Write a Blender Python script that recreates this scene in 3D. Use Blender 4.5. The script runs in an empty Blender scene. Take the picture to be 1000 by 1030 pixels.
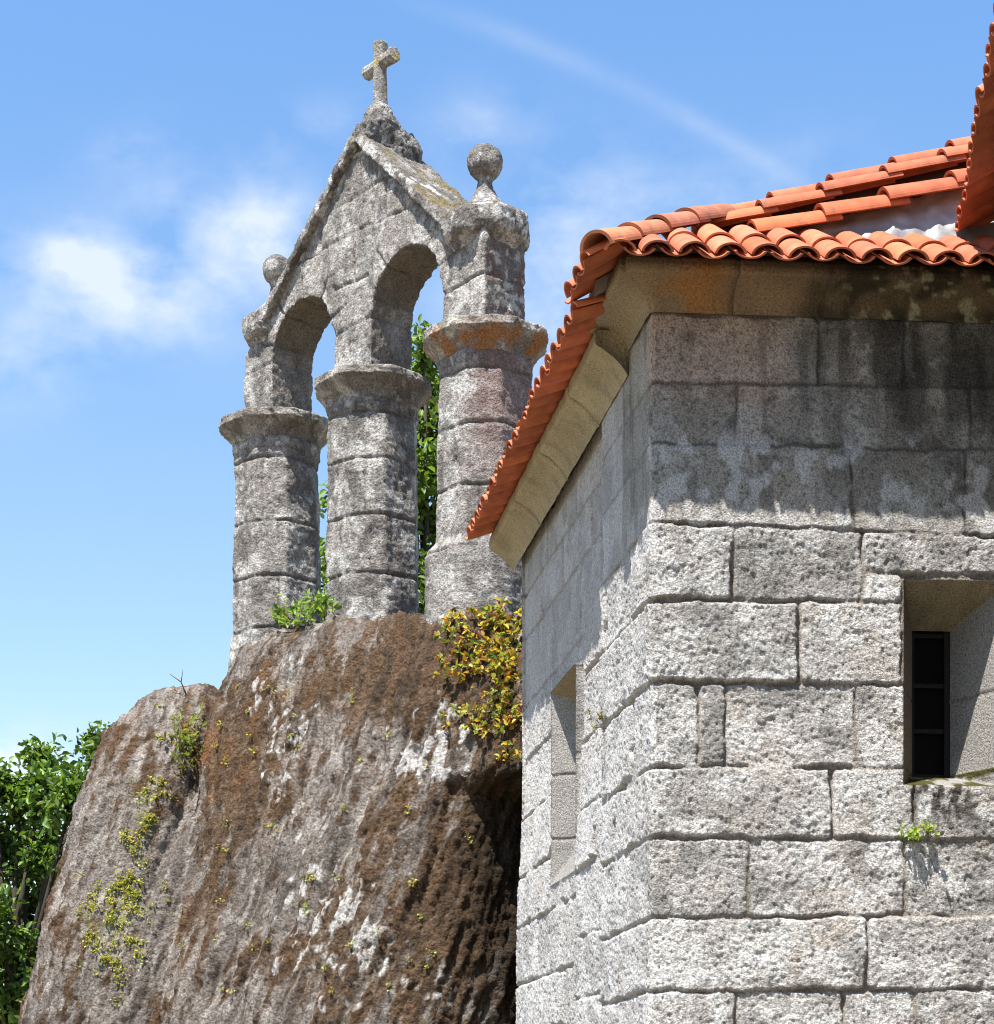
import bpy, bmesh, math, random
import numpy as np
from mathutils import Vector, Matrix

# ------------------------------------------------------------------ camera, sky, sun, exposure
scene = bpy.context.scene
COL = scene.collection
random.seed(7)
rng = np.random.default_rng(11)
R = math.radians

cam_d = bpy.data.cameras.new('camera')
cam = bpy.data.objects.new('camera', cam_d)
COL.objects.link(cam)
cam.location = (0, 0, 1.6)
cam.rotation_euler = (R(90), 0, 0)
cam_d.sensor_fit = 'HORIZONTAL'
cam_d.sensor_width = 36
cam_d.lens = 72
cam_d.shift_y = 0.6
cam_d.clip_start = 0.1
cam_d.clip_end = 2000
scene.camera = cam

SUN_DIR = Vector((-0.56 * math.cos(R(66)), -0.828 * math.cos(R(66)), math.sin(R(66)))).normalized()   # towards the sun
SUN_EL = math.asin(SUN_DIR.z)
SUN_ROT = math.atan2(SUN_DIR.x, SUN_DIR.y)
sd = bpy.data.lights.new('sun', 'SUN')
sd.energy = 5.0
sd.angle = R(0.5)
sd.color = (1.0, 0.955, 0.885)
sun = bpy.data.objects.new('sun', sd)
COL.objects.link(sun)
sun.rotation_euler = SUN_DIR.to_track_quat('Z', 'Y').to_euler()
sun.location = (-6, -8, 25)

world = bpy.data.worlds.new('World')
scene.world = world
world.use_nodes = True


def build_world():
    nt = world.node_tree
    nt.nodes.clear()
    N = nt.nodes.new
    L = nt.links.new
    out = N('ShaderNodeOutputWorld')
    bg = N('ShaderNodeBackground')
    bg.inputs['Strength'].default_value = 0.1
    L(bg.outputs[0], out.inputs[0])
    sky = N('ShaderNodeTexSky')
    sky.sky_type = 'NISHITA'
    sky.sun_disc = False
    sky.sun_elevation = SUN_EL
    sky.sun_rotation = SUN_ROT
    sky.altitude = 300
    sky.air_density = 1.0
    sky.dust_density = 0.6
    sky.ozone_density = 1.0

    def math_(op, a, b=None, c=None):
        n = N('ShaderNodeMath')
        n.operation = op
        for i, v in enumerate((a, b, c)):
            if v is None:
                continue
            if isinstance(v, (int, float)):
                n.inputs[i].default_value = v
            else:
                L(v, n.inputs[i])
        return n.outputs[0]
    tc = N('ShaderNodeTexCoord')
    sep = N('ShaderNodeSeparateXYZ')
    L(tc.outputs['Generated'], sep.inputs[0])
    yy = math_('MAXIMUM', math_('ABSOLUTE', sep.outputs[1]), 0.05)
    u = math_('DIVIDE', sep.outputs[0], yy)
    v = math_('DIVIDE', sep.outputs[2], yy)

    noise = N('ShaderNodeTexNoise')
    noise.inputs['Scale'].default_value = 19.0
    noise.inputs['Detail'].default_value = 8.0
    noise.inputs['Roughness'].default_value = 0.55
    noise.inputs['Distortion'].default_value = 0.1
    mp = N('ShaderNodeMapping')
    mp.inputs['Scale'].default_value = (1.0, 1.0, 1.5)
    L(tc.outputs['Generated'], mp.inputs[0])
    L(mp.outputs[0], noise.inputs['Vector'])
    nz = noise.outputs[0]

    def blob(u0, v0, su, sv, amp, tilt=0.0):
        du = math_('SUBTRACT', u, u0)
        dv = math_('SUBTRACT', math_('SUBTRACT', v, v0), math_('MULTIPLY', du, tilt))
        a = math_('POWER', math_('DIVIDE', du, su), 2.0)
        b = math_('POWER', math_('DIVIDE', dv, sv), 2.0)
        return math_('MULTIPLY', math_('EXPONENT', math_('MULTIPLY', math_('ADD', a, b), -1.0)), amp)

    P = lambda x, y: ((x - 500) / 2000.0, (1115 - y) / 2000.0)
    parts = []
    for (x, y, su, sv, amp, t) in [
        (240, 228, .046, .026, .75, -0.25), (285, 240, .02, .03, .45, 0), (115, 280, .055, .024, .62, -0.25),
        (70, 262, .03, .016, .6, 0), (10, 375, .03, .022, .38, 0), (190, 305, .05, .025, .35, 0), (60, 330, .05, .025, .35, 0),
        (545, 295, .05, .05, .75, 0), (620, 200, .05, .03, .3, 0), (310, 128, .03, .012, .35, .2),
        (480, 130, .03, .02, .35, .2), (130, 150, .02, .012, .3, .3), (745, 190, .05, .02, .3, .3),
        (40, 768, .075, .013, 3.0, 0), (110, 775, .03, .012, 2.5, 0), (30, 805, .06, .02, 2.0, 0),
    ]:
        uu, vv = P(x, y)
        parts.append(blob(uu, vv, su, sv, amp, t))
    tot = parts[0]
    for p in parts[1:]:
        tot = math_('ADD', tot, p)
    fac = math_('MULTIPLY', tot, math_('MULTIPLY_ADD', nz, 4.2, -1.62))
    # vapour trail: a soft curved streak
    u0, v0 = P(560, 55)
    du = math_('SUBTRACT', u, u0)
    curve = math_('ADD', math_('MULTIPLY', du, -0.42), math_('MULTIPLY', math_('MULTIPLY', du, du), -0.9))
    dv = math_('SUBTRACT', math_('SUBTRACT', v, v0), curve)
    band = math_('EXPONENT', math_('MULTIPLY', math_('POWER', math_('DIVIDE', dv, 0.0062), 2.0), -1.0))
    ext = math_('EXPONENT', math_('MULTIPLY', math_('POWER', math_('DIVIDE', math_('SUBTRACT', du, 0.04), 0.10), 4.0), -1.0))
    noise2 = N('ShaderNodeTexNoise')
    noise2.inputs['Scale'].default_value = 22.0
    noise2.inputs['Detail'].default_value = 4.0
    L(tc.outputs['Generated'], noise2.inputs['Vector'])
    trail = math_('MULTIPLY', math_('MULTIPLY', band, ext), math_('MULTIPLY_ADD', noise2.outputs[0], 1.0, -0.12))
    fac = math_('MAXIMUM', fac, 0.0)
    fac = math_('ADD', fac, math_('MULTIPLY', math_('MAXIMUM', trail, 0.0), 0.5))
    fac = math_('MULTIPLY', math_('MINIMUM', fac, 1.0), 0.72)
    tint = N('ShaderNodeMix')
    tint.data_type = 'RGBA'
    tint.blend_type = 'MULTIPLY'
    tint.inputs['Factor'].default_value = 1.0
    L(sky.outputs[0], tint.inputs['A'])
    grad = N('ShaderNodeMix')
    grad.data_type = 'RGBA'
    grad.clamp_factor = True
    L(math_('MULTIPLY_ADD', v, 2.4, -0.35), grad.inputs['Factor'])
    grad.inputs['A'].default_value = SKY_LOW
    grad.inputs['B'].default_value = SKY_HIGH
    L(grad.outputs['Result'], tint.inputs['B'])
    mix = N('ShaderNodeMix')
    mix.data_type = 'RGBA'
    L(fac, mix.inputs['Factor'])
    L(tint.outputs['Result'], mix.inputs['A'])
    mix.inputs['B'].default_value = CLOUD
    L(mix.outputs['Result'], bg.inputs['Color'])


SKY_LOW = (0.94, 0.915, 0.84, 1)
SKY_HIGH = (0.73, 0.955, 1.10, 1)
CLOUD = (3.9, 4.15, 4.5, 1)
build_world()
scene.view_settings.view_transform = 'Standard'
scene.view_settings.look = 'None'
scene.view_settings.gamma = 1.0
scene.view_settings.exposure = 1.35
scene.cycles.max_bounces = 6
scene.cycles.filter_width = 1.1
scene.cycles.use_adaptive_sampling = True

# ------------------------------------------------------------------ numpy noise


def _hash(ix, iy, iz, seed):
    h = (ix.astype(np.uint32) * np.uint32(374761393) + iy.astype(np.uint32) * np.uint32(668265263)
         + iz.astype(np.uint32) * np.uint32(2147483647) + np.uint32(seed * 974711 + 13))
    h = (h ^ (h >> np.uint32(13))) * np.uint32(1274126177)
    h = (h ^ (h >> np.uint32(16))) * np.uint32(2246822519)
    return h ^ (h >> np.uint32(15))


def pnoise(p, seed=0):
    """gradient noise, about -1..1"""
    i = np.floor(p).astype(np.int64)
    f = p - i
    w = f * f * f * (f * (f * 6 - 15) + 10)
    res = np.zeros(len(p))
    for dx in (0, 1):
        for dy in (0, 1):
            for dz in (0, 1):
                h = _hash(i[:, 0] + dx, i[:, 1] + dy, i[:, 2] + dz, seed)
                gx = (h & np.uint32(255)).astype(float) / 127.5 - 1
                gy = ((h >> np.uint32(8)) & np.uint32(255)).astype(float) / 127.5 - 1
                gz = ((h >> np.uint32(16)) & np.uint32(255)).astype(float) / 127.5 - 1
                d = gx * (f[:, 0] - dx) + gy * (f[:, 1] - dy) + gz * (f[:, 2] - dz)
                wx = w[:, 0] if dx else 1 - w[:, 0]
                wy = w[:, 1] if dy else 1 - w[:, 1]
                wz = w[:, 2] if dz else 1 - w[:, 2]
                res += d * wx * wy * wz
    return res * 1.35


def fbm(p, octv=4, seed=0, gain=0.5):
    r = np.zeros(len(p))
    a = 1.0
    q = p.copy()
    for o in range(octv):
        r += a * pnoise(q, seed + o * 7)
        q = q * 2.03 + 17.3
        a *= gain
    return r


def sstep(a, b, x):
    t = np.clip((x - a) / (b - a), 0, 1)
    return t * t * (3 - 2 * t)


def lerp(a, b, t):
    return a + (b - a) * t


def cmix(c, col, m):
    """mix colour array c (N,3) towards col by mask m"""
    return c + (np.asarray(col)[None, :] - c) * m[:, None]

# ------------------------------------------------------------------ mesh helpers


def np_mesh(name, V, F, mat, parent=None, col=None, smooth=True, origin=(0, 0, 0)):
    """V (N,3) world coordinates; F int array (M,3|4) or list of faces"""
    me = bpy.data.meshes.new(name)
    V = np.asarray(V, dtype=np.float64) - np.asarray(origin)[None, :]
    if isinstance(F, np.ndarray):
        k = F.shape[1]
        me.vertices.add(len(V))
        me.vertices.foreach_set('co', V.astype(np.float32).ravel())
        me.loops.add(F.size)
        me.loops.foreach_set('vertex_index', F.astype(np.int32).ravel())
        me.polygons.add(len(F))
        me.polygons.foreach_set('loop_start', np.arange(0, F.size, k, dtype=np.int32))
        me.polygons.foreach_set('loop_total', np.full(len(F), k, dtype=np.int32))
        me.update(calc_edges=True)
    else:
        me.from_pydata(V.tolist(), [], F)
    if col is not None:
        c = np.ones((len(V), 4), dtype=np.float32)
        c[:, :3] = np.clip(col, 0.004, 0.9)
        at = me.attributes.new('Col', 'FLOAT_COLOR', 'POINT')
        at.data.foreach_set('color', c.ravel())
    if smooth:
        me.polygons.foreach_set('use_smooth', np.ones(len(me.polygons), dtype=bool))
    me.update()
    me.validate()
    me.materials.append(mat)
    o = bpy.data.objects.new(name, me)
    COL.objects.link(o)
    if parent is not None:
        o.parent = parent
        o.location = Vector(origin) - parent.location
    else:
        o.location = origin
    return o


def grid_faces(nu, nv, wrap=False):
    idx = np.arange(nu * nv).reshape(nu, nv)
    if wrap:
        idx = np.vstack([idx, idx[:1]])
    return np.stack([idx[:-1, :-1], idx[1:, :-1], idx[1:, 1:], idx[:-1, 1:]], axis=-1).reshape(-1, 4)


def empty(name, loc, label, cat, group=None):
    o = bpy.data.objects.new(name, None)
    o.empty_display_size = 0.3
    COL.objects.link(o)
    o.location = loc
    o['label'] = label
    o['category'] = cat
    if group:
        o['group'] = group
    return o


def remesh(bm, voxel):
    """voxel remesh of a closed bmesh -> (V, F, normals)"""
    me = bpy.data.meshes.new('tmp')
    bm.to_mesh(me)
    bm.free()
    o = bpy.data.objects.new('tmp', me)
    COL.objects.link(o)
    m = o.modifiers.new('r', 'REMESH')
    m.mode = 'VOXEL'
    m.voxel_size = voxel
    dg = bpy.context.evaluated_depsgraph_get()
    me2 = bpy.data.meshes.new_from_object(o.evaluated_get(dg))
    bpy.data.objects.remove(o)
    n = len(me2.vertices)
    V = np.zeros(n * 3, dtype=np.float32)
    me2.vertices.foreach_get('co', V)
    NN = np.zeros(n * 3, dtype=np.float32)
    me2.vertices.foreach_get('normal', NN)
    nl = len(me2.loops)
    li = np.zeros(nl, dtype=np.int32)
    me2.loops.foreach_get('vertex_index', li)
    F = li.reshape(-1, 4)
    bpy.data.meshes.remove(me2)
    bpy.data.meshes.remove(me)
    return V.reshape(-1, 3).astype(float), F, NN.reshape(-1, 3).astype(float)

# ------------------------------------------------------------------ materials


def new_mat(name):
    m = bpy.data.materials.new(name)
    m.use_nodes = True
    nt = m.node_tree
    b = nt.nodes['Principled BSDF']
    return m, nt, b


def stone_mat(name, grain=150.0, contrast=0.45, bump=0.6, bump_scale=55.0, rough=0.92, bdist=0.012):
    m, nt, b = new_mat(name)
    N, L = nt.nodes.new, nt.links.new
    at = N('ShaderNodeAttribute')
    at.attribute_name = 'Col'
    tc = N('ShaderNodeTexCoord')
    n1 = N('ShaderNodeTexNoise')
    n1.inputs['Scale'].default_value = grain
    n1.inputs['Detail'].default_value = 3.0
    n1.inputs['Roughness'].default_value = 0.6
    L(tc.outputs['Object'], n1.inputs['Vector'])
    r1 = N('ShaderNodeMapRange')
    r1.inputs['From Min'].default_value = 0.36
    r1.inputs['From Max'].default_value = 0.60
    r1.inputs['To Min'].default_value = 1 - contrast
    r1.inputs['To Max'].default_value = 1 + contrast * 0.55
    L(n1.outputs[0], r1.inputs['Value'])
    vor = N('ShaderNodeTexVoronoi')
    vor.inputs['Scale'].default_value = grain * 0.45
    L(tc.outputs['Object'], vor.inputs['Vector'])
    r2 = N('ShaderNodeMapRange')
    r2.inputs['From Min'].default_value = 0.0
    r2.inputs['From Max'].default_value = 0.35
    r2.inputs['To Min'].default_value = 0.55
    r2.inputs['To Max'].default_value = 1.0
    L(vor.outputs['Distance'], r2.inputs['Value'])
    mu = N('ShaderNodeMath')
    mu.operation = 'MULTIPLY'
    L(r1.outputs[0], mu.inputs[0])
    L(r2.outputs[0], mu.inputs[1])
    mx = N('ShaderNodeVectorMath')
    mx.operation = 'SCALE'
    L(at.outputs['Color'], mx.inputs[0])
    L(mu.outputs[0], mx.inputs['Scale'])
    L(mx.outputs[0], b.inputs['Base Color'])
    b.inputs['Roughness'].default_value = rough
    b.inputs['Specular IOR Level'].default_value = 0.15
    n2 = N('ShaderNodeTexNoise')
    n2.inputs['Scale'].default_value = bump_scale
    n2.inputs['Detail'].default_value = 5.0
    n2.inputs['Roughness'].default_value = 0.65
    L(tc.outputs['Object'], n2.inputs['Vector'])
    bp = N('ShaderNodeBump')
    bp.inputs['Strength'].default_value = bump
    bp.inputs['Distance'].default_value = bdist
    L(n2.outputs[0], bp.inputs['Height'])
    L(bp.outputs[0], b.inputs['Normal'])
    return m


M_WALL = stone_mat('granite_masonry', 125, 0.40, 1.0, 100, bdist=0.021)
M_CORNICE = stone_mat('ochre_cornice_stone', 120, 0.3, 0.7, 60)
M_BELL = stone_mat('lichened_granite', 70, 0.38, 1.0, 50, bdist=0.035)
M_ROCK = stone_mat('mossy_boulder_stone', 48, 0.42, 1.0, 26, bdist=0.055)


def tile_mat():
    m, nt, b = new_mat('terracotta_tile')
    N, L = nt.nodes.new, nt.links.new
    at = N('ShaderNodeAttribute')
    at.attribute_name = 'Col'
    tc = N('ShaderNodeTexCoord')
    n1 = N('ShaderNodeTexNoise')
    n1.inputs['Scale'].default_value = 14
    n1.inputs['Detail'].default_value = 6
    L(tc.outputs['Object'], n1.inputs['Vector'])
    r1 = N('ShaderNodeMapRange')
    r1.inputs['From Min'].default_value = 0.3
    r1.inputs['From Max'].default_value = 0.7
    r1.inputs['To Min'].default_value = 0.75
    r1.inputs['To Max'].default_value = 1.2
    L(n1.outputs[0], r1.inputs['Value'])
    mx = N('ShaderNodeVectorMath')
    mx.operation = 'SCALE'
    L(at.outputs['Color'], mx.inputs[0])
    L(r1.outputs[0], mx.inputs['Scale'])
    # soot and lichen spots
    n3 = N('ShaderNodeTexNoise')
    n3.inputs['Scale'].default_value = 17
    n3.inputs['Detail'].default_value = 8
    n3.inputs['Roughness'].default_value = 0.7
    L(tc.outputs['Object'], n3.inputs['Vector'])
    r3 = N('ShaderNodeMapRange')
    r3.inputs['From Min'].default_value = 0.56
    r3.inputs['From Max'].default_value = 0.70
    r3.inputs['To Max'].default_value = 0.65
    L(n3.outputs[0], r3.inputs['Value'])
    soot = N('ShaderNodeMix')
    soot.data_type = 'RGBA'
    L(r3.outputs[0], soot.inputs['Factor'])
    L(mx.outputs[0], soot.inputs['A'])
    soot.inputs['B'].default_value = (0.13, 0.075, 0.05, 1)
    L(soot.outputs['Result'], b.inputs['Base Color'])
    b.inputs['Roughness'].default_value = 0.82
    b.inputs['Specular IOR Level'].default_value = 0.25
    n2 = N('ShaderNodeTexNoise')
    n2.inputs['Scale'].default_value = 120
    L(tc.outputs['Object'], n2.inputs['Vector'])
    bp = N('ShaderNodeBump')
    bp.inputs['Strength'].default_value = 0.25
    bp.inputs['Distance'].default_value = 0.004
    L(n2.outputs[0], bp.inputs['Height'])
    L(bp.outputs[0], b.inputs['Normal'])
    return m


M_TILE = tile_mat()


def plain_mat(name, c, rough=0.8, spec=0.3, var=0.25, scale=20, metallic=0.0, bump=0.0):
    m, nt, b = new_mat(name)
    N, L = nt.nodes.new, nt.links.new
    tc = N('ShaderNodeTexCoord')
    n1 = N('ShaderNodeTexNoise')
    n1.inputs['Scale'].default_value = scale
    n1.inputs['Detail'].default_value = 6
    L(tc.outputs['Object'], n1.inputs['Vector'])
    cr = N('ShaderNodeMix')
    cr.data_type = 'RGBA'
    L(n1.outputs[0], cr.inputs['Factor'])
    cr.inputs['A'].default_value = (*[x * (1 - var) for x in c], 1)
    cr.inputs['B'].default_value = (*[min(1, x * (1 + var)) for x in c], 1)
    L(cr.outputs['Result'], b.inputs['Base Color'])
    b.inputs['Roughness'].default_value = rough
    b.inputs['Specular IOR Level'].default_value = spec
    b.inputs['Metallic'].default_value = metallic
    if bump:
        bp = N('ShaderNodeBump')
        bp.inputs['Strength'].default_value = bump
        bp.inputs['Distance'].default_value = 0.01
        L(n1.outputs[0], bp.inputs['Height'])
        L(bp.outputs[0], b.inputs['Normal'])
    return m


M_FLASH = plain_mat('crinkled_metal_flashing', (0.25, 0.245, 0.24), 0.5, 0.5, 0.5, 14, 0.3, 0.5)
M_MORTAR = plain_mat('lime_mortar', (0.20, 0.175, 0.15), 0.95, 0.1, 0.4, 40, 0, 0.6)
M_DECK_AND_SHADE = plain_mat('dark_deck_and_gap_shade', (0.05, 0.035, 0.03), 0.9, 0.1)  # near-black boards; also stands in for the shade between tile rows
M_WOOD = plain_mat('dark_red_window_wood', (0.010, 0.0055, 0.0045), 0.6, 0.3, 0.4, 30)
M_GLASS = plain_mat('dark_window_glass', (0.003, 0.003, 0.003), 0.5, 0.1, 0.1)
M_BARK = plain_mat('bark', (0.05, 0.042, 0.032), 0.95, 0.1, 0.5, 14, 0, 0.8)
M_TWIG = plain_mat('brown_stem', (0.09, 0.055, 0.03), 0.9, 0.1, 0.3, 30)
M_GROUND = plain_mat('dry_grassy_soil', (0.20, 0.165, 0.11), 0.95, 0.1, 0.5, 1.2, 0, 0.5)


def leaf_mat(name, trans=0.35):
    m, nt, b = new_mat(name)
    N, L = nt.nodes.new, nt.links.new
    at = N('ShaderNodeAttribute')
    at.attribute_name = 'Col'
    L(at.outputs['Color'], b.inputs['Base Color'])
    b.inputs['Roughness'].default_value = 0.5
    b.inputs['Specular IOR Level'].default_value = 0.35
    tr = N('ShaderNodeBsdfTranslucent')
    g = N('ShaderNodeVectorMath')
    g.operation = 'MULTIPLY'
    L(at.outputs['Color'], g.inputs[0])
    g.inputs[1].default_value = (1.7, 1.6, 0.7)
    L(g.outputs[0], tr.inputs[0])
    mx = N('ShaderNodeMixShader')
    mx.inputs[0].default_value = trans
    L(b.outputs[0], mx.inputs[1])
    L(tr.outputs[0], mx.inputs[2])
    L(mx.outputs[0], nt.nodes['Material Output'].inputs[0])
    return m


M_LEAF = leaf_mat('green_leaf')

# ------------------------------------------------------------------ ground
g = 600.0
gv = [(-g, -g, 0), (g, -g, 0), (g, g, 0), (-g, g, 0)]
gnd = np_mesh('ground', gv, [(0, 1, 2, 3)], M_GROUND, smooth=False)
gnd['kind'] = 'structure'

# ------------------------------------------------------------------ the chapel
C0 = np.array([0.674, 8.70])          # near corner of the chapel in plan
DR = np.array([0.9965, 0.084])        # along the front wall, to the right
DL = np.array([-0.148, 0.989])        # along the left wall, away from the camera
NF = np.array([0.084, -0.9965])       # outward normals
NL = np.array([-0.989, -0.148])
LEFT_LEN = 3.75

church = empty('stone_chapel', (2.4, 10.5, 0),
               'granite block chapel with orange clay tile roof and deep slit windows beside the boulder', 'chapel')


def wall_path(u):
    """plan position and outward normal along the back / left / front wall strip; u=0 at the near corner"""
    u = np.asarray(u, float)
    pos = np.zeros((len(u), 2))
    nor = np.zeros((len(u), 2))
    r = 0.03
    f = u >= r
    pos[f] = C0 + DR * u[f, None]
    nor[f] = NF
    l = (u <= -r) & (u > -LEFT_LEN + r)
    pos[l] = C0 + DL * (-u[l, None])
    nor[l] = NL
    c = (u < r) & (u > -r)
    t = (u[c] + r) / (2 * r)
    a, b_ = C0 + DL * r, C0 + DR * r
    pos[c] = ((1 - t) ** 2)[:, None] * a + (2 * t * (1 - t))[:, None] * C0 + (t ** 2)[:, None] * b_
    nn = NL[None] * (1 - t)[:, None] + NF[None] * t[:, None]
    nor[c] = nn / np.linalg.norm(nn, axis=1)[:, None]
    E = C0 + DL * LEFT_LEN
    k = u <= -LEFT_LEN - r
    pos[k] = E + DR * (-LEFT_LEN - u[k])[:, None]
    nor[k] = DL
    c = (u > -LEFT_LEN - r) & (u <= -LEFT_LEN + r)
    t = (u[c] + LEFT_LEN + r) / (2 * r)
    a, b_ = E + DR * r, E - DL * r
    pos[c] = ((1 - t) ** 2)[:, None] * a + (2 * t * (1 - t))[:, None] * E + (t ** 2)[:, None] * b_
    nn = DL[None] * (1 - t)[:, None] + NL[None] * t[:, None]
    nor[c] = nn / np.linalg.norm(nn, axis=1)[:, None]
    return pos, nor


def px_s(px):
    """distance along the front wall for a column of the photograph"""
    k = (px - 500) / 2000.0
    return (k * 8.7 - 0.674) / (0.9965 - k * 0.084)


# course heights at the corner and at s = 1.54 (measured)
_yl = [316, 384, 446, 525, 603, 686, 771, 842, 924, 998]
_yr = [323, 390, 453, 538, 607, 690, 774, 846, 920, 995]
ZL = [1.6 + (1115 - y) / 2000 * 8.70 for y in _yl] + [1.77, 1.42, 1.06, 0.70, 0.34, -0.05]
ZR = [1.6 + (1115 - y) / 2000 * 8.83 for y in _yr] + [1.77, 1.42, 1.06, 0.70, 0.34, -0.05]
FRONT_JOINTS = [
    [824, 910, 1010], [741, 976], [857, 971], [737, 868], [804, 909], [702, 731, 861, 913], [837, 920],
    [754, 911], [873, 1012], [740, 849, 921],
]
LEFT_JOINTS = [
    [-0.42, -1.15, -2.0, -2.9], [-0.85, -1.6, -2.4, -3.1], [-0.50, -1.08, -1.9, -2.75], [-0.40, -1.0, -1.82, -2.58, -3.1],
    [-0.62, -1.28, -1.82, -2.58], [-0.38, -0.98, -1.45, -1.82, -2.58, -3.2], [-0.75, -1.3, -1.82, -2.58], [-0.45, -1.12, -1.82, -2.58, -3.0],
    [-0.7, -1.5, -2.2, -2.9], [-0.35, -1.1, -1.75, -2.6],
]


class Block:
    __slots__ = ('u0', 'u1', 'zt', 'zb', 'depth', 'off', 'tint', 'course', 'round')


def chapel_blocks():
    bl = []
    rr = random.Random(5)
    for ci in range(len(ZL) - 1):
        fj = [px_s(x) for x in FRONT_JOINTS[ci]] if ci < len(FRONT_JOINTS) else \
            sorted([0.35 + rr.random() * .3, 0.95 + rr.random() * .3, 1.5 + rr.random() * .2])
        lj = LEFT_JOINTS[ci] if ci < len(LEFT_JOINTS) else \
            [-(0.4 + rr.random() * .4), -(1.2 + rr.random() * .3), -(2.0 + rr.random() * .3), -(2.8 + rr.random() * .3)]
        us = sorted([-7.2, -6.3, -5.4, -4.5 + rr.random() * .4, -3.95 - rr.random() * .3] + list(lj) + list(fj) + [2.3, 3.2])
        for a, b in zip(us[:-1], us[1:]):
            B = Block()
            B.u0, B.u1 = a, b
            B.course = ci
            B.zt = (ZL[ci], ZR[ci])
            B.zb = (ZL[ci + 1], ZR[ci + 1])
            fl = ci <= 2 and a > -1.2
            B.depth = 0.010 if fl else (0.018 if (ci <= 3 and b < -1.0) else 0.028)
            B.round = 0.008 if fl else 0.013
            B.off = (rr.random() - .5) * (0.006 if ci <= 2 else 0.018)
            B.tint = 0.80 + rr.random() * 0.36
            bl.append(B)
    return bl


def seg_split(bl):
    """lintel over the front window: one small block under its left end"""
    out = []
    s_l = px_s(868)
    for B in bl:
        if B.course == 3 and B.u0 > s_l - 0.02 and B.u0 < s_l + 0.02:
            zm = 3.965
            a = Block()
            for k in Block.__slots__:
                setattr(a, k, getattr(B, k))
            a.zb = (zm, zm)
            c = Block()
            for k in Block.__slots__:
                setattr(c, k, getattr(B, k))
            c.zt = (zm, zm)
            c.u1 = px_s(909)
            out += [a, c]
        else:
            out.append(B)
    return out


WIN_F = dict(o=(1.128, 1.61, 3.03, 3.944), i=(1.262, 1.44, 3.12, 3.79), d=0.32)      # front window (along s, z)
WIN_L = dict(o=(-2.58, -1.82, 2.85, 3.95), i=(-2.27, -2.13, 3.38, 3.80), d=0.36)    # left window (along u, z)


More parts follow.
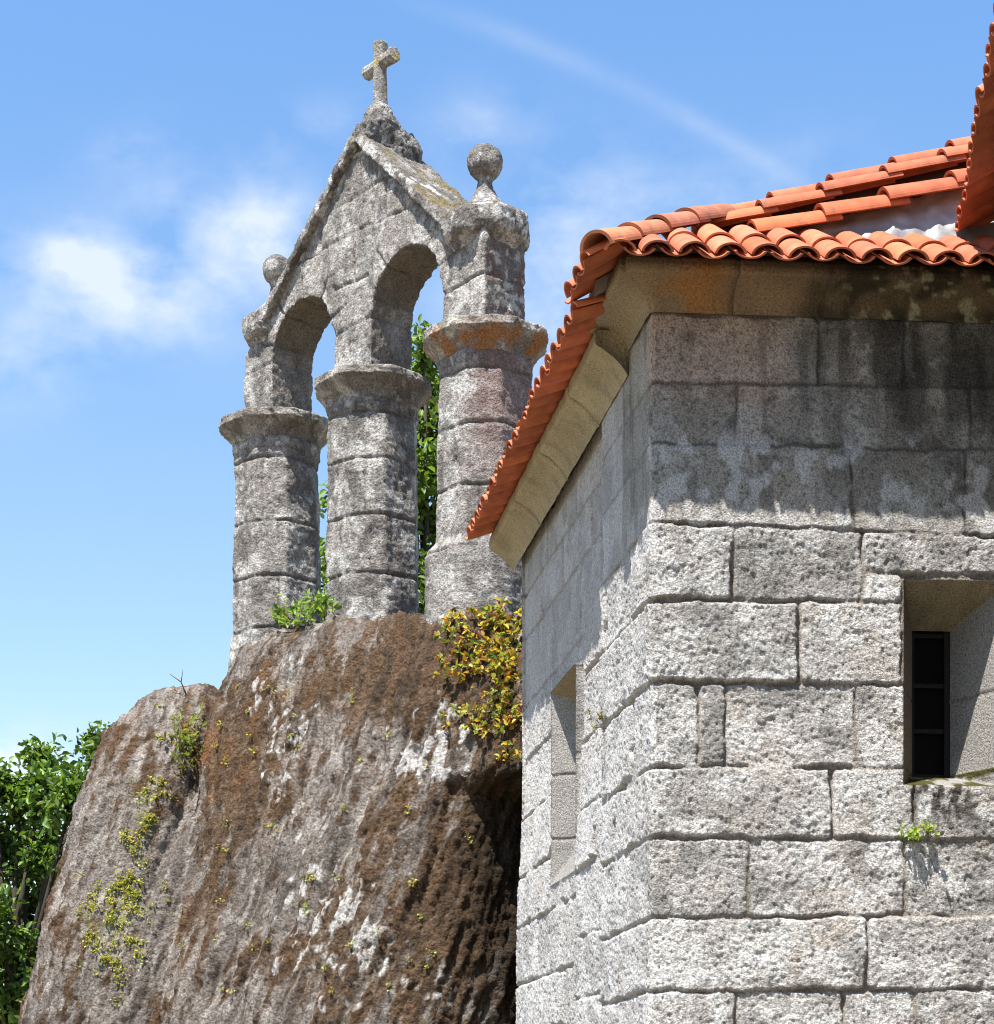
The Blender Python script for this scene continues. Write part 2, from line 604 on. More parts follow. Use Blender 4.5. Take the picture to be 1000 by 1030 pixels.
def wall_surface(U, Z, blocks, P3):
    """block relief and colour. returns h, col"""
    n = len(U)
    warp = np.stack([U * 7, Z * 7, np.zeros(n) + 3.1], 1)
    fw = np.stack([U * 34, Z * 34, np.zeros(n)], 1)
    wu = U + 0.011 * fbm(warp, 3, 3) + 0.0045 * fbm(fw, 2, 6)
    wz = Z + 0.011 * fbm(warp + 31.7, 3, 5) + 0.0045 * fbm(fw + 11.3, 2, 8)
    wz = wz + np.where(wu < -1.82, 0.07, np.where(wu < -1.11, -0.06, 0.0)) * (wz < 4.2)
    best = np.full(n, 9.0)
    dep = np.full(n, 0.04)
    off = np.zeros(n)
    rnd = np.full(n, 0.03)
    tint = np.ones(n)
    course = np.zeros(n, int)
    bid = np.zeros(n, int)
    tt = np.clip(wu / 1.54, 0, 1.15)
    for k, B in enumerate(blocks):
        sel = np.where((wu > B.u0 - 0.05) & (wu < B.u1 + 0.05) & (wz < max(B.zt) + 0.05) & (wz > min(B.zb) - 0.05))[0]
        if len(sel) == 0:
            continue
        t = tt[sel]
        zt = lerp(B.zt[0], B.zt[1], t)
        zb = lerp(B.zb[0], B.zb[1], t)
        cu, hu = (B.u0 + B.u1) / 2, (B.u1 - B.u0) / 2 - 0.0035
        cz, hz = (zt + zb) / 2, (zt - zb) / 2 - 0.0035
        rad = 0.022
        qx = np.abs(wu[sel] - cu) - hu + rad
        qz = np.abs(wz[sel] - cz) - hz + rad
        d = np.minimum(np.maximum(qx, qz), 0) + np.hypot(np.maximum(qx, 0), np.maximum(qz, 0)) - rad
        m = d < best[sel]
        s2 = sel[m]
        best[s2] = d[m]
        dep[s2] = B.depth
        off[s2] = B.off
        rnd[s2] = B.round
        tint[s2] = B.tint
        course[s2] = B.course
        bid[s2] = k
    lw = fbm(np.stack([U * 5, Z * 5, U * 0 + 4], 1), 2, 78)
    best = best + 0.008 * lw + 0.001 + 0.024 * (U < -.08) * sstep(.25, .5, fbm(np.stack([U * 3.5, Z * 6, U * 0 + 8], 1), 2, 79))
    inside = sstep(0.006, -1.0, best / np.maximum(rnd, 1e-4) * 1.0)
    edge = sstep(-rnd, 0.004, best)                # 0 inside block, 1 in the joint
    jointvar = 0.55 * 0.4 + 1.0 * np.clip(1.2 * fbm(np.stack([U * 3.6, Z * 5.1, U * 0], 1), 3, 77) + .35, 0, 1)
    h = off * (1 - edge) - dep * jointvar * edge ** 1.5
    rough = np.where(course <= 2, 0.35, 1.0)
    # smoother upper courses, quarry-faced lower ones
    ns = np.stack([U, Z, bid * 3.7], 1)
    relief = 0.0065 * fbm(ns * 6, 2, 11) + 0.0030 * fbm(ns * 24, 2, 13, 0.62) + 0.0046 * fbm(ns * 55, 2, 15, 0.7) + 0.0022 * pnoise(ns * 95, 17)
    pits = -0.0042 * sstep(0.30, 0.6, fbm(ns * 42, 2, 19)) - 0.004 * sstep(.45, .6, fbm(ns * 9, 3, 20))
    h += rough * (relief + pits) * (1 - 0.5 * edge)
    h -= 0.05 * sstep(-1.10, -1.13, wu) * sstep(2.6, 3.9, Z)
    # ---- colour
    base = np.tile(np.array([0.465, 0.444, 0.424]), (n, 1)) * tint[:, None]
    big = fbm(P3 * 1.3, 3, 23)
    base *= (1 + 0.16 * big)[:, None]
    warm = sstep(-.2, .7, fbm(P3 * 2.4, 2, 29))
    base = base * (1 + warm[:, None] * np.array([0.05, 0.0, -0.05]))
    l1 = sstep(0.10, 0.40, fbm(ns * 5.5, 4, 37, .6) + .25 * np.sin(bid * 7.7)) * 0.75
    base = cmix(base, (0.66, 0.65, 0.635), l1)                      # pale crustose lichen
    d1 = sstep(0.02, 0.55, fbm(ns * 4.5, 4, 41, .6) + .28 * np.sin(bid * 5.1 + 1)) * 0.55
    base = cmix(base, (0.13, 0.125, 0.12), d1)                     # dark lichen
    l2 = sstep(0.20, 0.27, fbm(P3 * 3.2, 5, 45, .62)) * (0.5 + 0.5 * sstep(3.4, 2.2, Z))
    base = cmix(base, (0.70, 0.695, 0.68), 0.72 * l2)                 # broad whitish lichen patches
    sp = sstep(0.15, 0.5, fbm(ns * 48, 3, 43, .6)) * 0.5
    base = cmix(base, (0.10, 0.095, 0.09), sp)
    mort = sstep(-0.012, 0.004, best)
    mcol = np.where((course <= 2)[:, None], np.array([[0.20, 0.18, 0.165]]), np.array([[0.28, 0.245, 0.21]]))
    base = base * (1 - mort[:, None]) + mcol * mort[:, None]
    fr = U > -0.05
    base = cmix(base, (0.56, 0.545, 0.53), 0.45 * sstep(-0.02, -0.12, U))      # the left wall is paler, less lichened stone
    # upper courses: eave shade painted in with soot, black algae to the right
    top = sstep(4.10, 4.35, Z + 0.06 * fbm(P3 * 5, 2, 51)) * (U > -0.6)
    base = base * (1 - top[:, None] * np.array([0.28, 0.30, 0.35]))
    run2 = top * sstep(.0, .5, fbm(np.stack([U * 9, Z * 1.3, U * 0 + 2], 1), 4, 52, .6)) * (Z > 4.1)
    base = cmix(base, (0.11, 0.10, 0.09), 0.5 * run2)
    pink = sstep(4.55, 4.85, Z + 0.08 * big) * sstep(0.75, 0.45, U) * sstep(-.2, .05, U)  # red tile bounce painted on the first stone, with some stain
    base = base * (1 + pink[:, None] * np.array([0.24, 0.02, -0.08]))
    alg = sstep(0.55, 1.0, U + 0.25 * big) * sstep(4.35, 4.75, Z + 0.2 * fbm(P3 * 4, 3, 53)) * sstep(-.4, .3, fbm(np.stack([U * 6, Z * 1.6, U * 0], 1), 3, 57))
    base = cmix(base, (0.035, 0.03, 0.028), 0.72 * alg * fr)
    wl = fr * sstep(0.12, 0.30, fbm(np.stack([U * 6.5, Z * 5.0, U * 0 + 9], 1), 3, 61)) * sstep(4.05, 4.2, Z) * sstep(4.62, 4.5, Z)
    base = cmix(base, (0.58, 0.57, 0.56), 0.8 * wl)
    # ---- windows: splayed reveals
    reveal = np.zeros(n)
    for W in (WIN_F, WIN_L):
        o, i = W['o'], W['i']
        a = (U - o[0]) / (i[0] - o[0])
        b = (o[1] - U) / (o[1] - i[1])
        c = (Z - o[2]) / (i[2] - o[2])
        d = (o[3] - Z) / (o[3] - i[3])
        mn = np.minimum(np.minimum(a, b), np.minimum(c, d))
        ins = mn > 0
        hh = -W['d'] * np.clip(mn, 0, 1)
        h = np.where(ins, hh + 0.10 * h * 1.0 + 0.0015 * fbm(P3 * 30, 2, 71), h)
        reveal = np.maximum(reveal, ins.astype(float))
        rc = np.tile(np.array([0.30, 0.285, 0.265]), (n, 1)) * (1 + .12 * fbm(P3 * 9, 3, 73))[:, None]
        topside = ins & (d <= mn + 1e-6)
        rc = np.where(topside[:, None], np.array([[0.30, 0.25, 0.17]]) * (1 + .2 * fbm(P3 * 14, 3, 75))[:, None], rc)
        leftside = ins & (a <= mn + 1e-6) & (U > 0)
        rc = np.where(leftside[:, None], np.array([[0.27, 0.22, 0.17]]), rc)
        for zj in ((3.48, 3.12) if W is WIN_L else (3.47,)):
            gj = ins * np.exp(-((Z - zj + 0.006 * fbm(P3 * 12, 2, 76)) / 0.008) ** 2)
            h = h - 0.012 * gj
            rc = cmix(rc, (0.16, 0.14, 0.115), 0.6 * gj)
        base = np.where(ins[:, None], rc, base)
    # moss on the front sill, dark runs below it
    o = WIN_F['o']
    sill = (U > o[0] + .02) & (U < o[1] + .05) & (Z > o[2] - 0.012) & (Z < 3.125)
    ms = sill * sstep(-0.25, 0.05, fbm(P3 * 14, 3, 81)) * (reveal > 0)
    base = cmix(base, (0.07, 0.065, 0.015), ms)
    h += 0.012 * ms * (0.6 + fbm(P3 * 40, 2, 83))
    run = sstep(o[0] + .0, o[0] + .08, U) * sstep(1.50, 1.40, U) * sstep(2.70, 2.98, Z + 0.10 * fbm(np.stack([U * 22, Z * 2, U * 0], 1), 3, 87)) * (Z < o[2] + .005) \
        * sstep(-.25, .15, fbm(np.stack([U * 26, Z * 9, U * 0], 1), 3, 89))
    base = cmix(base, (0.035, 0.028, 0.02), run * 0.9)
    return h, base


def build_wall():
    uu = np.concatenate([np.arange(-6.5, -3.87, 0.09), np.arange(-3.85, -3.66, 0.008), np.arange(-3.655, -0.06, 0.0115),
                         np.arange(-0.055, 0.055, 0.0045), np.arange(0.058, 1.72, 0.0062), np.arange(1.73, 2.6, 0.04)])
    zz = np.concatenate([np.arange(-0.03, 1.80, 0.05), np.arange(1.805, 5.12, 0.0066)])
    U, Z = np.meshgrid(uu, zz, indexing='ij')
    U, Z = U.ravel(), Z.ravel()
    pos, nor = wall_path(U)
    P3 = np.stack([pos[:, 0], pos[:, 1], Z], 1)
    h, col = wall_surface(U, Z, seg_split(chapel_blocks()), P3)
    V = np.stack([pos[:, 0] + nor[:, 0] * h, pos[:, 1] + nor[:, 1] * h, Z], 1)
    F = grid_faces(len(uu), len(zz))
    uc = U[F].mean(1)
    zc = Z[F].mean(1)
    keep = np.ones(len(F), bool)
    for W in (WIN_F, WIN_L):
        i = W['i']
        keep &= ~((uc > i[0]) & (uc < i[1]) & (zc > i[2]) & (zc < i[3]))
    np_mesh('wall', V, F[keep][:, ::-1], M_WALL, church, col)


build_wall()


def box_vf(cx, a, b, z0, z1, du, dn):
    """box with plan centre cx (2), half sizes du along a, dn along b"""
    vs = []
    for z in (z0, z1):
        for su, sn in ((-1, -1), (1, -1), (1, 1), (-1, 1)):
            p = cx + a * du * su + b * dn * sn
            vs.append((p[0], p[1], z))
    fs = [(3, 2, 1, 0), (4, 5, 6, 7), (0, 1, 5, 4), (1, 2, 6, 5), (2, 3, 7, 6), (3, 0, 4, 7)]
    return vs, fs


def join_boxes(boxes):
    V, F = [], []
    for vs, fs in boxes:
        o = len(V)
        V += vs
        F += [tuple(i + o for i in f) for f in fs]
    return V, F


def window_unit(W, P0, along, inward, bars):
    i = W['i']
    cu = (i[0] + i[1]) / 2
    hw = (i[1] - i[0]) / 2
    base = P0 + along * cu + inward * (W['d'] + 0.05)
    w = bpy.data.objects.new('window', None)
    COL.objects.link(w)
    w.parent = church
    w.location = Vector((base[0], base[1], i[2])) - church.location
    wl = Vector((base[0], base[1], i[2]))
    bx = []
    t = 0.013
    for s in (-1, 1):
        bx.append(box_vf(base + along * s * (hw - t + 0.008), along, inward, i[2] - .02, i[3] + .02, t, 0.025))
    for z in [i[2], i[3] - 0.02] + bars:
        bx.append(box_vf(base + inward * 0.003, along, inward, z, z + 0.02, hw - 2 * t + 0.012, 0.012))
    V, F = join_boxes(bx)
    f = np_mesh('frame', V, F, M_WOOD, None, smooth=False, origin=tuple(wl))
    f.parent = w
    f.location = (0, 0, 0)
    V, F = join_boxes([box_vf(base + inward * 0.035, along, inward, i[2] - 0.03, i[3] + 0.03, hw + .03, 0.006)])
    p = np_mesh('pane', V, F, M_GLASS, None, smooth=False, origin=tuple(wl))
    p.parent = w
    p.location = (0, 0, 0)


window_unit(WIN_F, C0, DR, -NF, [3.33, 3.54])
# the left wall's u runs backwards from the corner
window_unit(WIN_L, C0, -DL, -NL, [3.58])


def corner_off(o):
    """plan offset from the near corner for a moulding projecting o on both walls"""
    return (NF + NL) / (1 + float(NF @ NL)) * o


# ---- cornices: cavetto profile swept round the near corner
def prof_curve(omax, h, mixl=0.0):
    pts = []
    for k in range(13):
        t = k / 12
        a = t * math.pi / 2
        pts.append((omax * lerp(1 - math.cos(a), t, mixl) * 0.94 + 0.004, h * 0.66 * lerp(math.sin(a), t, mixl)))
    for k in range(1, 6):
        pts.append((omax, h * (0.66 + 0.34 * k / 5)))
    pts += [(omax * 0.7, h + .003), (omax * .2, h + .004), (-0.03, h + .004)]
    return np.array(pts)


def cornice(name, path, zb, omax, hgt, joints, colour_fn, caps, mixl=0.0):
    """path: list of (plan point fn(o)) samples with distance coordinate"""
    pr = prof_curve(omax, hgt, mixl)
    n, m = len(path), len(pr)
    V = np.zeros((n, m, 3))
    S = np.zeros((n, m))
    for a, (s, fn) in enumerate(path):
        for b, (o, z) in enumerate(pr):
            p = fn(o)
            V[a, b] = (p[0], p[1], zb + z)
            S[a, b] = s
    Vf = V.reshape(-1, 3)
    Sf = S.ravel()
    nz = fbm(Vf * 9, 4, 91)
    disp = 0.006 * nz
    for j in joints:
        disp -= 0.016 * np.exp(-((Sf - j + 0.008 * pnoise(Vf * 9, 3)) / 0.010) ** 2)
    cen = np.array([2.0, 10.5, 5.6])
    d = Vf - cen
    d /= np.linalg.norm(d, axis=1)[:, None]
    Vf = Vf + d * disp[:, None]
    col = colour_fn(Sf, Vf, np.tile(np.arange(m), n))
    for j in joints:
        col = cmix(col, (0.07, 0.055, 0.04), 0.75 * np.exp(-((Sf - j) / 0.009) ** 2))
    F = [tuple(f) for f in grid_faces(n, m)[:, ::-1]]
    if caps[0]:
        F.append(tuple(range(m)))
    if caps[1]:
        F.append(tuple((n - 1) * m + k for k in reversed(range(m))))
    np_mesh(name, Vf, F, M_CORNICE, church, col)


def near_path():
    out = []
    for t in np.arange(0.56, 0.02, -0.012):
        out.append((-t, lambda o, t=t: C0 + DL * t + NL * o))
    for k in range(9):                                     # softened mitre
        f = k / 8
        out.append((0.0, lambda o, f=f: C0 + corner_off(o) * (1 - 0.10 * math.sin(f * math.pi))
                    + (NL * (1 - f) + NF * f) * 0.0 + (DL * 0.02 * (1 - f) + DR * 0.02 * f)))
    for s in np.arange(0.03, 1.85, 0.012):
        out.append((s, lambda o, s=s: C0 + DR * s + NF * o))
    return out


def near_col(S, V, pi_):
    c = np.tile(np.array([0.21, 0.15, 0.095]), (len(S), 1))
    c *= (1 + 0.25 * fbm(V * 5, 3, 101))[:, None]
    orange = np.exp(-((S - 0.18) / 0.16) ** 2) * sstep(-.3, .3, fbm(V * 4, 3, 103)) * sstep(0.0, 0.04, S)
    c = cmix(c, (0.32, 0.15, 0.05), 0.8 * orange)
    left = sstep(0.02, -0.06, S)
    c = cmix(c, (0.26, 0.225, 0.165), 0.8 * left)
    dark = sstep(0.60, 0.82, S + 0.1 * fbm(V * 3, 2, 105)) * (0.55 + 0.45 * sstep(-.2, .3, fbm(V * 6, 3, 107)))
    c = cmix(c, (0.045, 0.038, 0.026), dark)
    lich = sstep(0.30, 0.42, fbm(V * 17, 3, 109)) * sstep(0.7, 1.05, S)
    c = cmix(c, (0.30, 0.285, 0.20), 0.7 * lich)
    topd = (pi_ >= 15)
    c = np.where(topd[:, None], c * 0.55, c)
    return c


def far_col(S, V, pi_):
    c = np.tile(np.array([0.31, 0.265, 0.175]), (len(S), 1))
    c *= (1 + 0.22 * fbm(V * 4, 3, 111))[:, None]
    st = sstep(0.1, 0.5, fbm(np.stack([V[:, 0] * 5, V[:, 1] * 9, V[:, 2] * 9], 1), 3, 113))
    c = cmix(c, (0.20, 0.17, 0.11), 0.5 * st)
    return c


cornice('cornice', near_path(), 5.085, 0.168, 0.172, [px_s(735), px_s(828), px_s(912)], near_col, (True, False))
cornice('cornice', [(t, lambda o, t=t: C0 + DL * t + NL * o) for t in np.arange(3.85, 0.45, -0.014)],
        4.975, 0.155, 0.20, [1.15, 2.0, 2.85], far_col, (True, True), 0.6)

# ---- roof tiles
TILE_V = {}


def tile_shell(r0, r1, length, th=0.011, seg=16, arc=168):
    """half round tile along +y (0 = low end), convex up; returns verts and faces"""
    V, F = [], []
    ys = [0, 0.012, length * 0.5, length]
    for y in ys:
        r = lerp(r0, r1, y / length)
        for ring, rr in ((0, r), (1, r - th)):
            for k in range(seg + 1):
                a = R(90 - arc / 2 + arc * k / seg)
                V.append((rr * math.cos(a), y, rr * math.sin(a) * 0.86))
    m = seg + 1
    for j in range(len(ys) - 1):
        b0, b1 = j * 2 * m, (j + 1) * 2 * m
        for k in range(seg):
            F.append((b0 + k, b0 + k + 1, b1 + k + 1, b1 + k))
            F.append((b0 + m + k + 1, b0 + m + k, b1 + m + k, b1 + m + k + 1))
        F.append((b0, b1, b1 + m, b0 + m))
        F.append((b0 + m - 1, b0 + 2 * m - 1, b1 + 2 * m - 1, b1 + m - 1))
    for k in range(seg):
        F.append((k + 1, k, m + k, m + k + 1))
        b1 = (len(ys) - 1) * 2 * m
        F.append((b1 + k, b1 + k + 1, b1 + m + k + 1, b1 + m + k))
    return np.array(V), F


class TileSet:
    def __init__(self):
        self.V, self.F, self.C, self.n = [], [], [], 0
        self.r = random.Random(3)

    def add(self, origin, ex, ey, ez, shell, flip=False, colour=None):
        V, F = shell
        W = V.copy()
        if flip:
            W[:, 2] *= -1
        j = self.r
        yaw = (j.random() - .5) * 0.035
        W[:, 0] = W[:, 0] + W[:, 1] * yaw
        W[:, 1] = W[:, 1] + (j.random() - .5) * 0.022
        W[:, 2] = W[:, 2] + (j.random() - .5) * 0.008
        P = origin[None] + W[:, :1] * ex[None] + W[:, 1:2] * ey[None] + W[:, 2:3] * ez[None]
        self.V.append(P)
        if flip:
            F = [tuple(reversed(f)) for f in F]
        self.F += [tuple(i + self.n for i in f) for f in F]
        self.n += len(V)
        t = 0.74 + j.random() * 0.48
        c = np.array(colour if colour is not None else (0.425, 0.120, 0.057)) * t
        c = c * np.array([1, 0.95 + j.random() * .10, 0.9 + j.random() * .2])
        self.C.append(np.tile(c, (len(V), 1)))

    def build(self, name, parent):
        return np_mesh(name, np.concatenate(self.V), self.F, M_TILE, parent, np.concatenate(self.C), smooth=False)


COVER = (lambda q: (q[0] * np.array([1, 1, .85]), q[1]))(tile_shell(0.070, 0.062, 0.36))
PAN = (lambda q: (q[0] * np.array([1, 1, .72]) - np.array([0, 0, .0]), q[1]))(tile_shell(0.074, 0.068, 0.36, th=0.011, arc=140))


def slope_tiles(ts, start, e, inward, slope, length, period, rows_fn, z0, lift=0.045, clip=None):
    """start: plan point of the eave tip line; e along the eave; inward up the slope (plan unit)"""
    e3 = np.array([e[0], e[1], 0.0])
    up = np.array([inward[0], inward[1], slope])
    up /= np.linalg.norm(up)
    nrm = np.cross(e3, up)
    if nrm[2] < 0:
        nrm = -nrm
    cols = int(length / period)
    gauge = 0.285
    for i in range(cols + 1):
        x = i * period
        rows = rows_fn(x)
        for k in range(rows):
            o = np.array([start[0] + e[0] * x, start[1] + e[1] * x, z0]) + up * (k * gauge)
            f = 1.0 if clip is None or k else min(1.0, clip(x) / 0.36)
            ts.add(o + nrm * lift, e3, (up + nrm * -0.03) * f, nrm, COVER)
        rows = rows_fn(x + period / 2)
        for k in range(rows):
            x2 = x + period / 2
            if x2 > length:
                continue
            o = np.array([start[0] + e[0] * x2, start[1] + e[1] * x2, z0]) + up * (k * gauge - 0.008)
            f = 1.0 if clip is None or k else min(1.0, clip(x2) / 0.36)
            ts.add(o + nrm * (lift + 0.035), e3, (up + nrm * -0.03) * f, nrm, PAN, flip=True)


SLOPE = 0.62
OT = 0.30
roof_front = TileSet()
cornerT = C0 + corner_off(OT)
# front eave
slope_tiles(roof_front, cornerT + DR * 0.10, DR, -NF, SLOPE, 1.95, 0.157, lambda x: 1 if x < .25 else 2, 5.165, clip=lambda x: (x + .12) * 1.15)
roof_front.build('roof_tiles', church)
# near left eave (short, raised) and the long lower one
roof_near = TileSet()
slope_tiles(roof_near, cornerT + DL * 0.10, DL, -NL, SLOPE, 0.47, 0.157, lambda x: 1, 5.165, clip=lambda x: (x + .12) * 1.15)
roof_near.build('roof_tiles', church)
roof_left = TileSet()
slope_tiles(roof_left, C0 + DL * 0.23 + NL * (OT - .02), DL, -NL, 0.36, 3.58, 0.157, lambda x: max(1, min(9, int((x + .10) / 0.30))), 5.11, clip=lambda x: .15 if x < .32 else .36)
roof_left.build('roof_tiles', church)

# roof boards added under the tiles to block sky light
E2 = C0 + DL * 3.85


def P3d(p, z):
    return (p[0], p[1], z)


def deck(name, quad, mat, th=0.02):
    V = list(quad) + [(x, y, z - th) for x, y, z in quad]
    n = len(quad)
    F = [tuple(range(n)), tuple(reversed(range(n, 2 * n)))] + [(i, i + n, (i + 1) % n + n, (i + 1) % n) for i in range(n)]
    return np_mesh(name, V, F, mat, church, smooth=False)


def zf(d, base=5.165):
    return base + SLOPE * d + 0.014


hipv = (DR + DL) / np.linalg.norm(DR + DL)


def fw(s_, t_, z):
    """point s along the front wall, t back from it, height z"""
    p = C0 + DR * s_ + DL * t_
    return np.array([p[0], p[1], z])


def zl(s_):
    return 5.06 + 0.36 * (s_ + 0.30) - 0.01


# boards: front skirt, left slope, dark upstand painting the shade under the verge rows
deck('added_roof_deck', [fw(-.10, -.14, zf(.16)), fw(2.4, -.14, zf(.16)), fw(2.4, .24, zf(.54)), fw(.30, .24, zf(.54))], M_DECK_AND_SHADE)
deck('added_roof_deck', [fw(-.10, -.14, zf(.16)), fw(.30, .26, zf(.56)), fw(.30, .62, zf(.50)), fw(-.10, .62, zf(.16))], M_DECK_AND_SHADE)
deck('added_roof_deck', [fw(-.09, .64, zl(-.09)), fw(2.6, .64, zl(2.6)), fw(2.6, 3.8, zl(2.6)), fw(-.09, 3.8, zl(-.09))], M_DECK_AND_SHADE)
deck('added_roof_deck', [fw(.22, .27, 5.40), fw(2.5, .27, 5.66), fw(2.5, .45, 6.30), fw(.22, .45, 5.62)], M_DECK_AND_SHADE)

# hip ridge: overlapping large tiles, two parallel rows, then a wider row lower down
RIDGE = tile_shell(0.085, 0.075, 0.36, th=0.015, seg=18, arc=180)
BIG = tile_shell(0.106, 0.094, 0.40, th=0.015, seg=20, arc=180)
COVER_L = tile_shell(0.078, 0.068, 0.38, th=0.014, seg=18, arc=175)


def ridge_row(name, p0, p1, shell, gauge, colour=None, tilt=-0.05):
    ts = TileSet()
    p0, p1 = np.array(p0, float), np.array(p1, float)
    d = p1 - p0
    Lg = np.linalg.norm(d)
    d /= Lg
    ex = np.cross(d, [0, 0, 1.0])
    ex /= np.linalg.norm(ex)
    ez = np.cross(ex, d)
    for k in range(int(Lg / gauge) + 1):
        ts.add(p0 + d * k * gauge + ez * 0.0, ex, d + ez * tilt, ez, shell, colour=colour)
    ts.build(name, church)


HS = SLOPE / math.sqrt(2)


def hip_pt(h, lift=0.0):
    p = cornerT + hipv * h
    return (p[0], p[1], 5.165 + HS * h + lift)


def verge(px, py, Y):
    return np.array(at_px(px, py, Y))


def at_px(x, y, Y):
    return ((x - 500) / 2000 * Y, Y, 1.6 + (1115 - y) / 2000 * Y)


# short darker hip at the corner, then the verge rows of the upper slope climbing to the right
ridge_row('ridge_tiles', hip_pt(0.0, .06), hip_pt(0.80, .10), RIDGE, 0.25, (0.40, 0.15, 0.085), -0.04)
ridge_row('ridge_tiles', at_px(712, 226, 9.20), at_px(990, 148, 9.32), COVER_L, 0.305, (0.43, 0.128, 0.066), -0.07)
ridge_row('ridge_tiles', at_px(700, 234, 9.10), at_px(990, 155, 9.22), COVER_L, 0.305, (0.41, 0.120, 0.060), -0.07)
ridge_row('ridge_tiles', at_px(757, 243, 8.97), at_px(985, 187, 9.06), BIG, 0.315, (0.42, 0.110, 0.048), -0.07)

# crinkled metal sheet rising from the skirt tiles to the lowest verge row
nu, nv = 90, 26
Ug, Vg = np.meshgrid(np.linspace(0, 1, nu), np.linspace(0, 1, nv), indexing='ij')
ss = lerp(0.35, 2.25, Ug.ravel())
vg = Vg.ravel()
pp = C0[None] + DR[None] * ss[:, None] + DL[None] * (0.10 + 0.14 * vg)[:, None]
zt_ = 5.50 + 0.29 * (ss - 0.42)
zz_ = lerp(np.full(nu * nv, 5.36), np.maximum(zt_, 5.42), vg)
cr = 0.014 * fbm(np.stack([ss * 5, vg * 1.6, ss * 0], 1), 4, 121, .6) + 0.02 * np.abs(fbm(np.stack([ss * 11, vg * 3, ss * 0], 1), 3, 123))
V = np.stack([pp[:, 0] + NF[0] * cr, pp[:, 1] + NF[1] * cr, zz_ + cr * .5], 1)
np_mesh('roof_flashing', V, grid_faces(nu, nv)[:, ::-1], M_FLASH, church)

# mortar bedding under the corner tiles
deck('mortar_bed', [fw(-.09, -.09, 5.34), fw(.9, -.09, 5.34), fw(.9, .2, 5.50), fw(.2, .2, 5.50)], M_MORTAR, 0.10)
deck('mortar_bed', [fw(-.092, -.086, 5.34), fw(.2, .206, 5.50), fw(.2, .55, 5.50), fw(-.092, .55, 5.34)], M_MORTAR, 0.10)

deck('mortar_bed', [fw(-.22, .12, 5.265), fw(-.05, .12, 5.36), fw(-.05, .56, 5.36), fw(-.22, .56, 5.265)], M_MORTAR, 0.06)

# ---- the taller nave on the right: wall, cornice, eave
ND = np.array([0.153, 0.988])
ND /= np.linalg.norm(ND)
NI = np.array([ND[1], -ND[0]])                     # inward (right)
tip_far = np.array([2.105, 8.95])
roof_nave = TileSet()
slope_tiles(roof_nave, tip_far, -ND, NI, 0.5, 4.6, 0.15, lambda x: 9, 5.50)
roof_nave.build('roof_tiles', church)
q0 = tip_far + NI * 0.2
deck('added_roof_deck', [P3d(q0, 5.50 + .09), P3d(q0 - ND * 4.65, 5.50 + .09), P3d(q0 - ND * 4.65 + NI * 2.6, 5.50 + 1.39), P3d(q0 + NI * 2.6, 5.50 + 1.39)], M_DECK_AND_SHADE)
deck('added_roof_deck', [P3d(q0 + NI * 2.62, 5.50 + 1.39), P3d(q0 - ND * 4.65 + NI * 2.62, 5.50 + 1.39), P3d(q0 - ND * 4.65 + NI * 5.2, 5.50 + .1), P3d(q0 + NI * 5.2, 5.50 + .1)], M_TILE)


def nave_walls():
    w0 = tip_far + NI * 0.36
    pts = [w0 + ND * 0.0 + NI * 4.6, w0, w0 - ND * 4.4, w0 - ND * 4.4 + NI * 4.6]
    blocks_h = 0.36
    Vs, Fs, Cs, n0 = [], [], [], 0
    for (A, B) in zip(pts[:-1], pts[1:]):
        Ln = np.linalg.norm(B - A)
        d = (B - A) / Ln
        nn = np.array([-d[1], d[0]])
        mid = (pts[0] + pts[2]) / 2
        if (A - mid) @ nn < 0:
            nn = -nn
        us = np.arange(0, Ln + 0.02, 0.025)
        zs = np.arange(-0.03, 5.56, 0.03)
        U, Z = np.meshgrid(us, zs, indexing='ij')
        U, Z = U.ravel(), Z.ravel()
        ci = np.floor(Z / blocks_h)
        sh = (np.sin(ci * 12.9898) * 43758.5453) % 1.0
        bu = U / 0.8 + sh
        fu = np.abs((bu % 1.0) - .5) * 2
        fz = np.abs(((Z / blocks_h) % 1.0) - .5) * 2
        e = np.maximum(sstep(.95, 1, fu), sstep(.9, 1, fz))
        hh = -0.03 * e + 0.008 * fbm(np.stack([U * 9, Z * 9, U * 0 + 5], 1), 3, 131)
        P = A[None] + d[None] * U[:, None] + nn[None] * hh[:, None]
        V = np.stack([P[:, 0], P[:, 1], Z], 1)
        c = np.tile(np.array([0.33, 0.315, 0.30]), (len(U), 1)) * (1 + .2 * fbm(V * 3, 3, 133))[:, None]
        c = cmix(c, (0.2, 0.17, 0.14), e)
        Vs.append(V)
        Fs.append(grid_faces(len(us), len(zs)) + n0)
        Cs.append(c)
        n0 += len(V)
    np_mesh('wall', np.concatenate(Vs), np.concatenate(Fs), M_WALL, church, np.concatenate(Cs))
    w = w0 - NI * 0.17
    bx = box_vf(w - ND * 2.2 + NI * .2, ND, NI, 5.27, 5.52, 2.25, 0.2)
    bm = bmesh.new()
    vs = [bm.verts.new(v) for v in bx[0]]
    for f in bx[1]:
        bm.faces.new([vs[i] for i in f])
    V, F, NN = remesh(bm, 0.03)
    V = V + NN * (0.012 * fbm(V * 8, 3, 137))[:, None]
    c = np.tile(np.array([0.32, 0.26, 0.16]), (len(V), 1)) * (1 + .2 * fbm(V * 4, 3, 139))[:, None]
    np_mesh('cornice', V, F, M_CORNICE, church, c)


nave_walls()

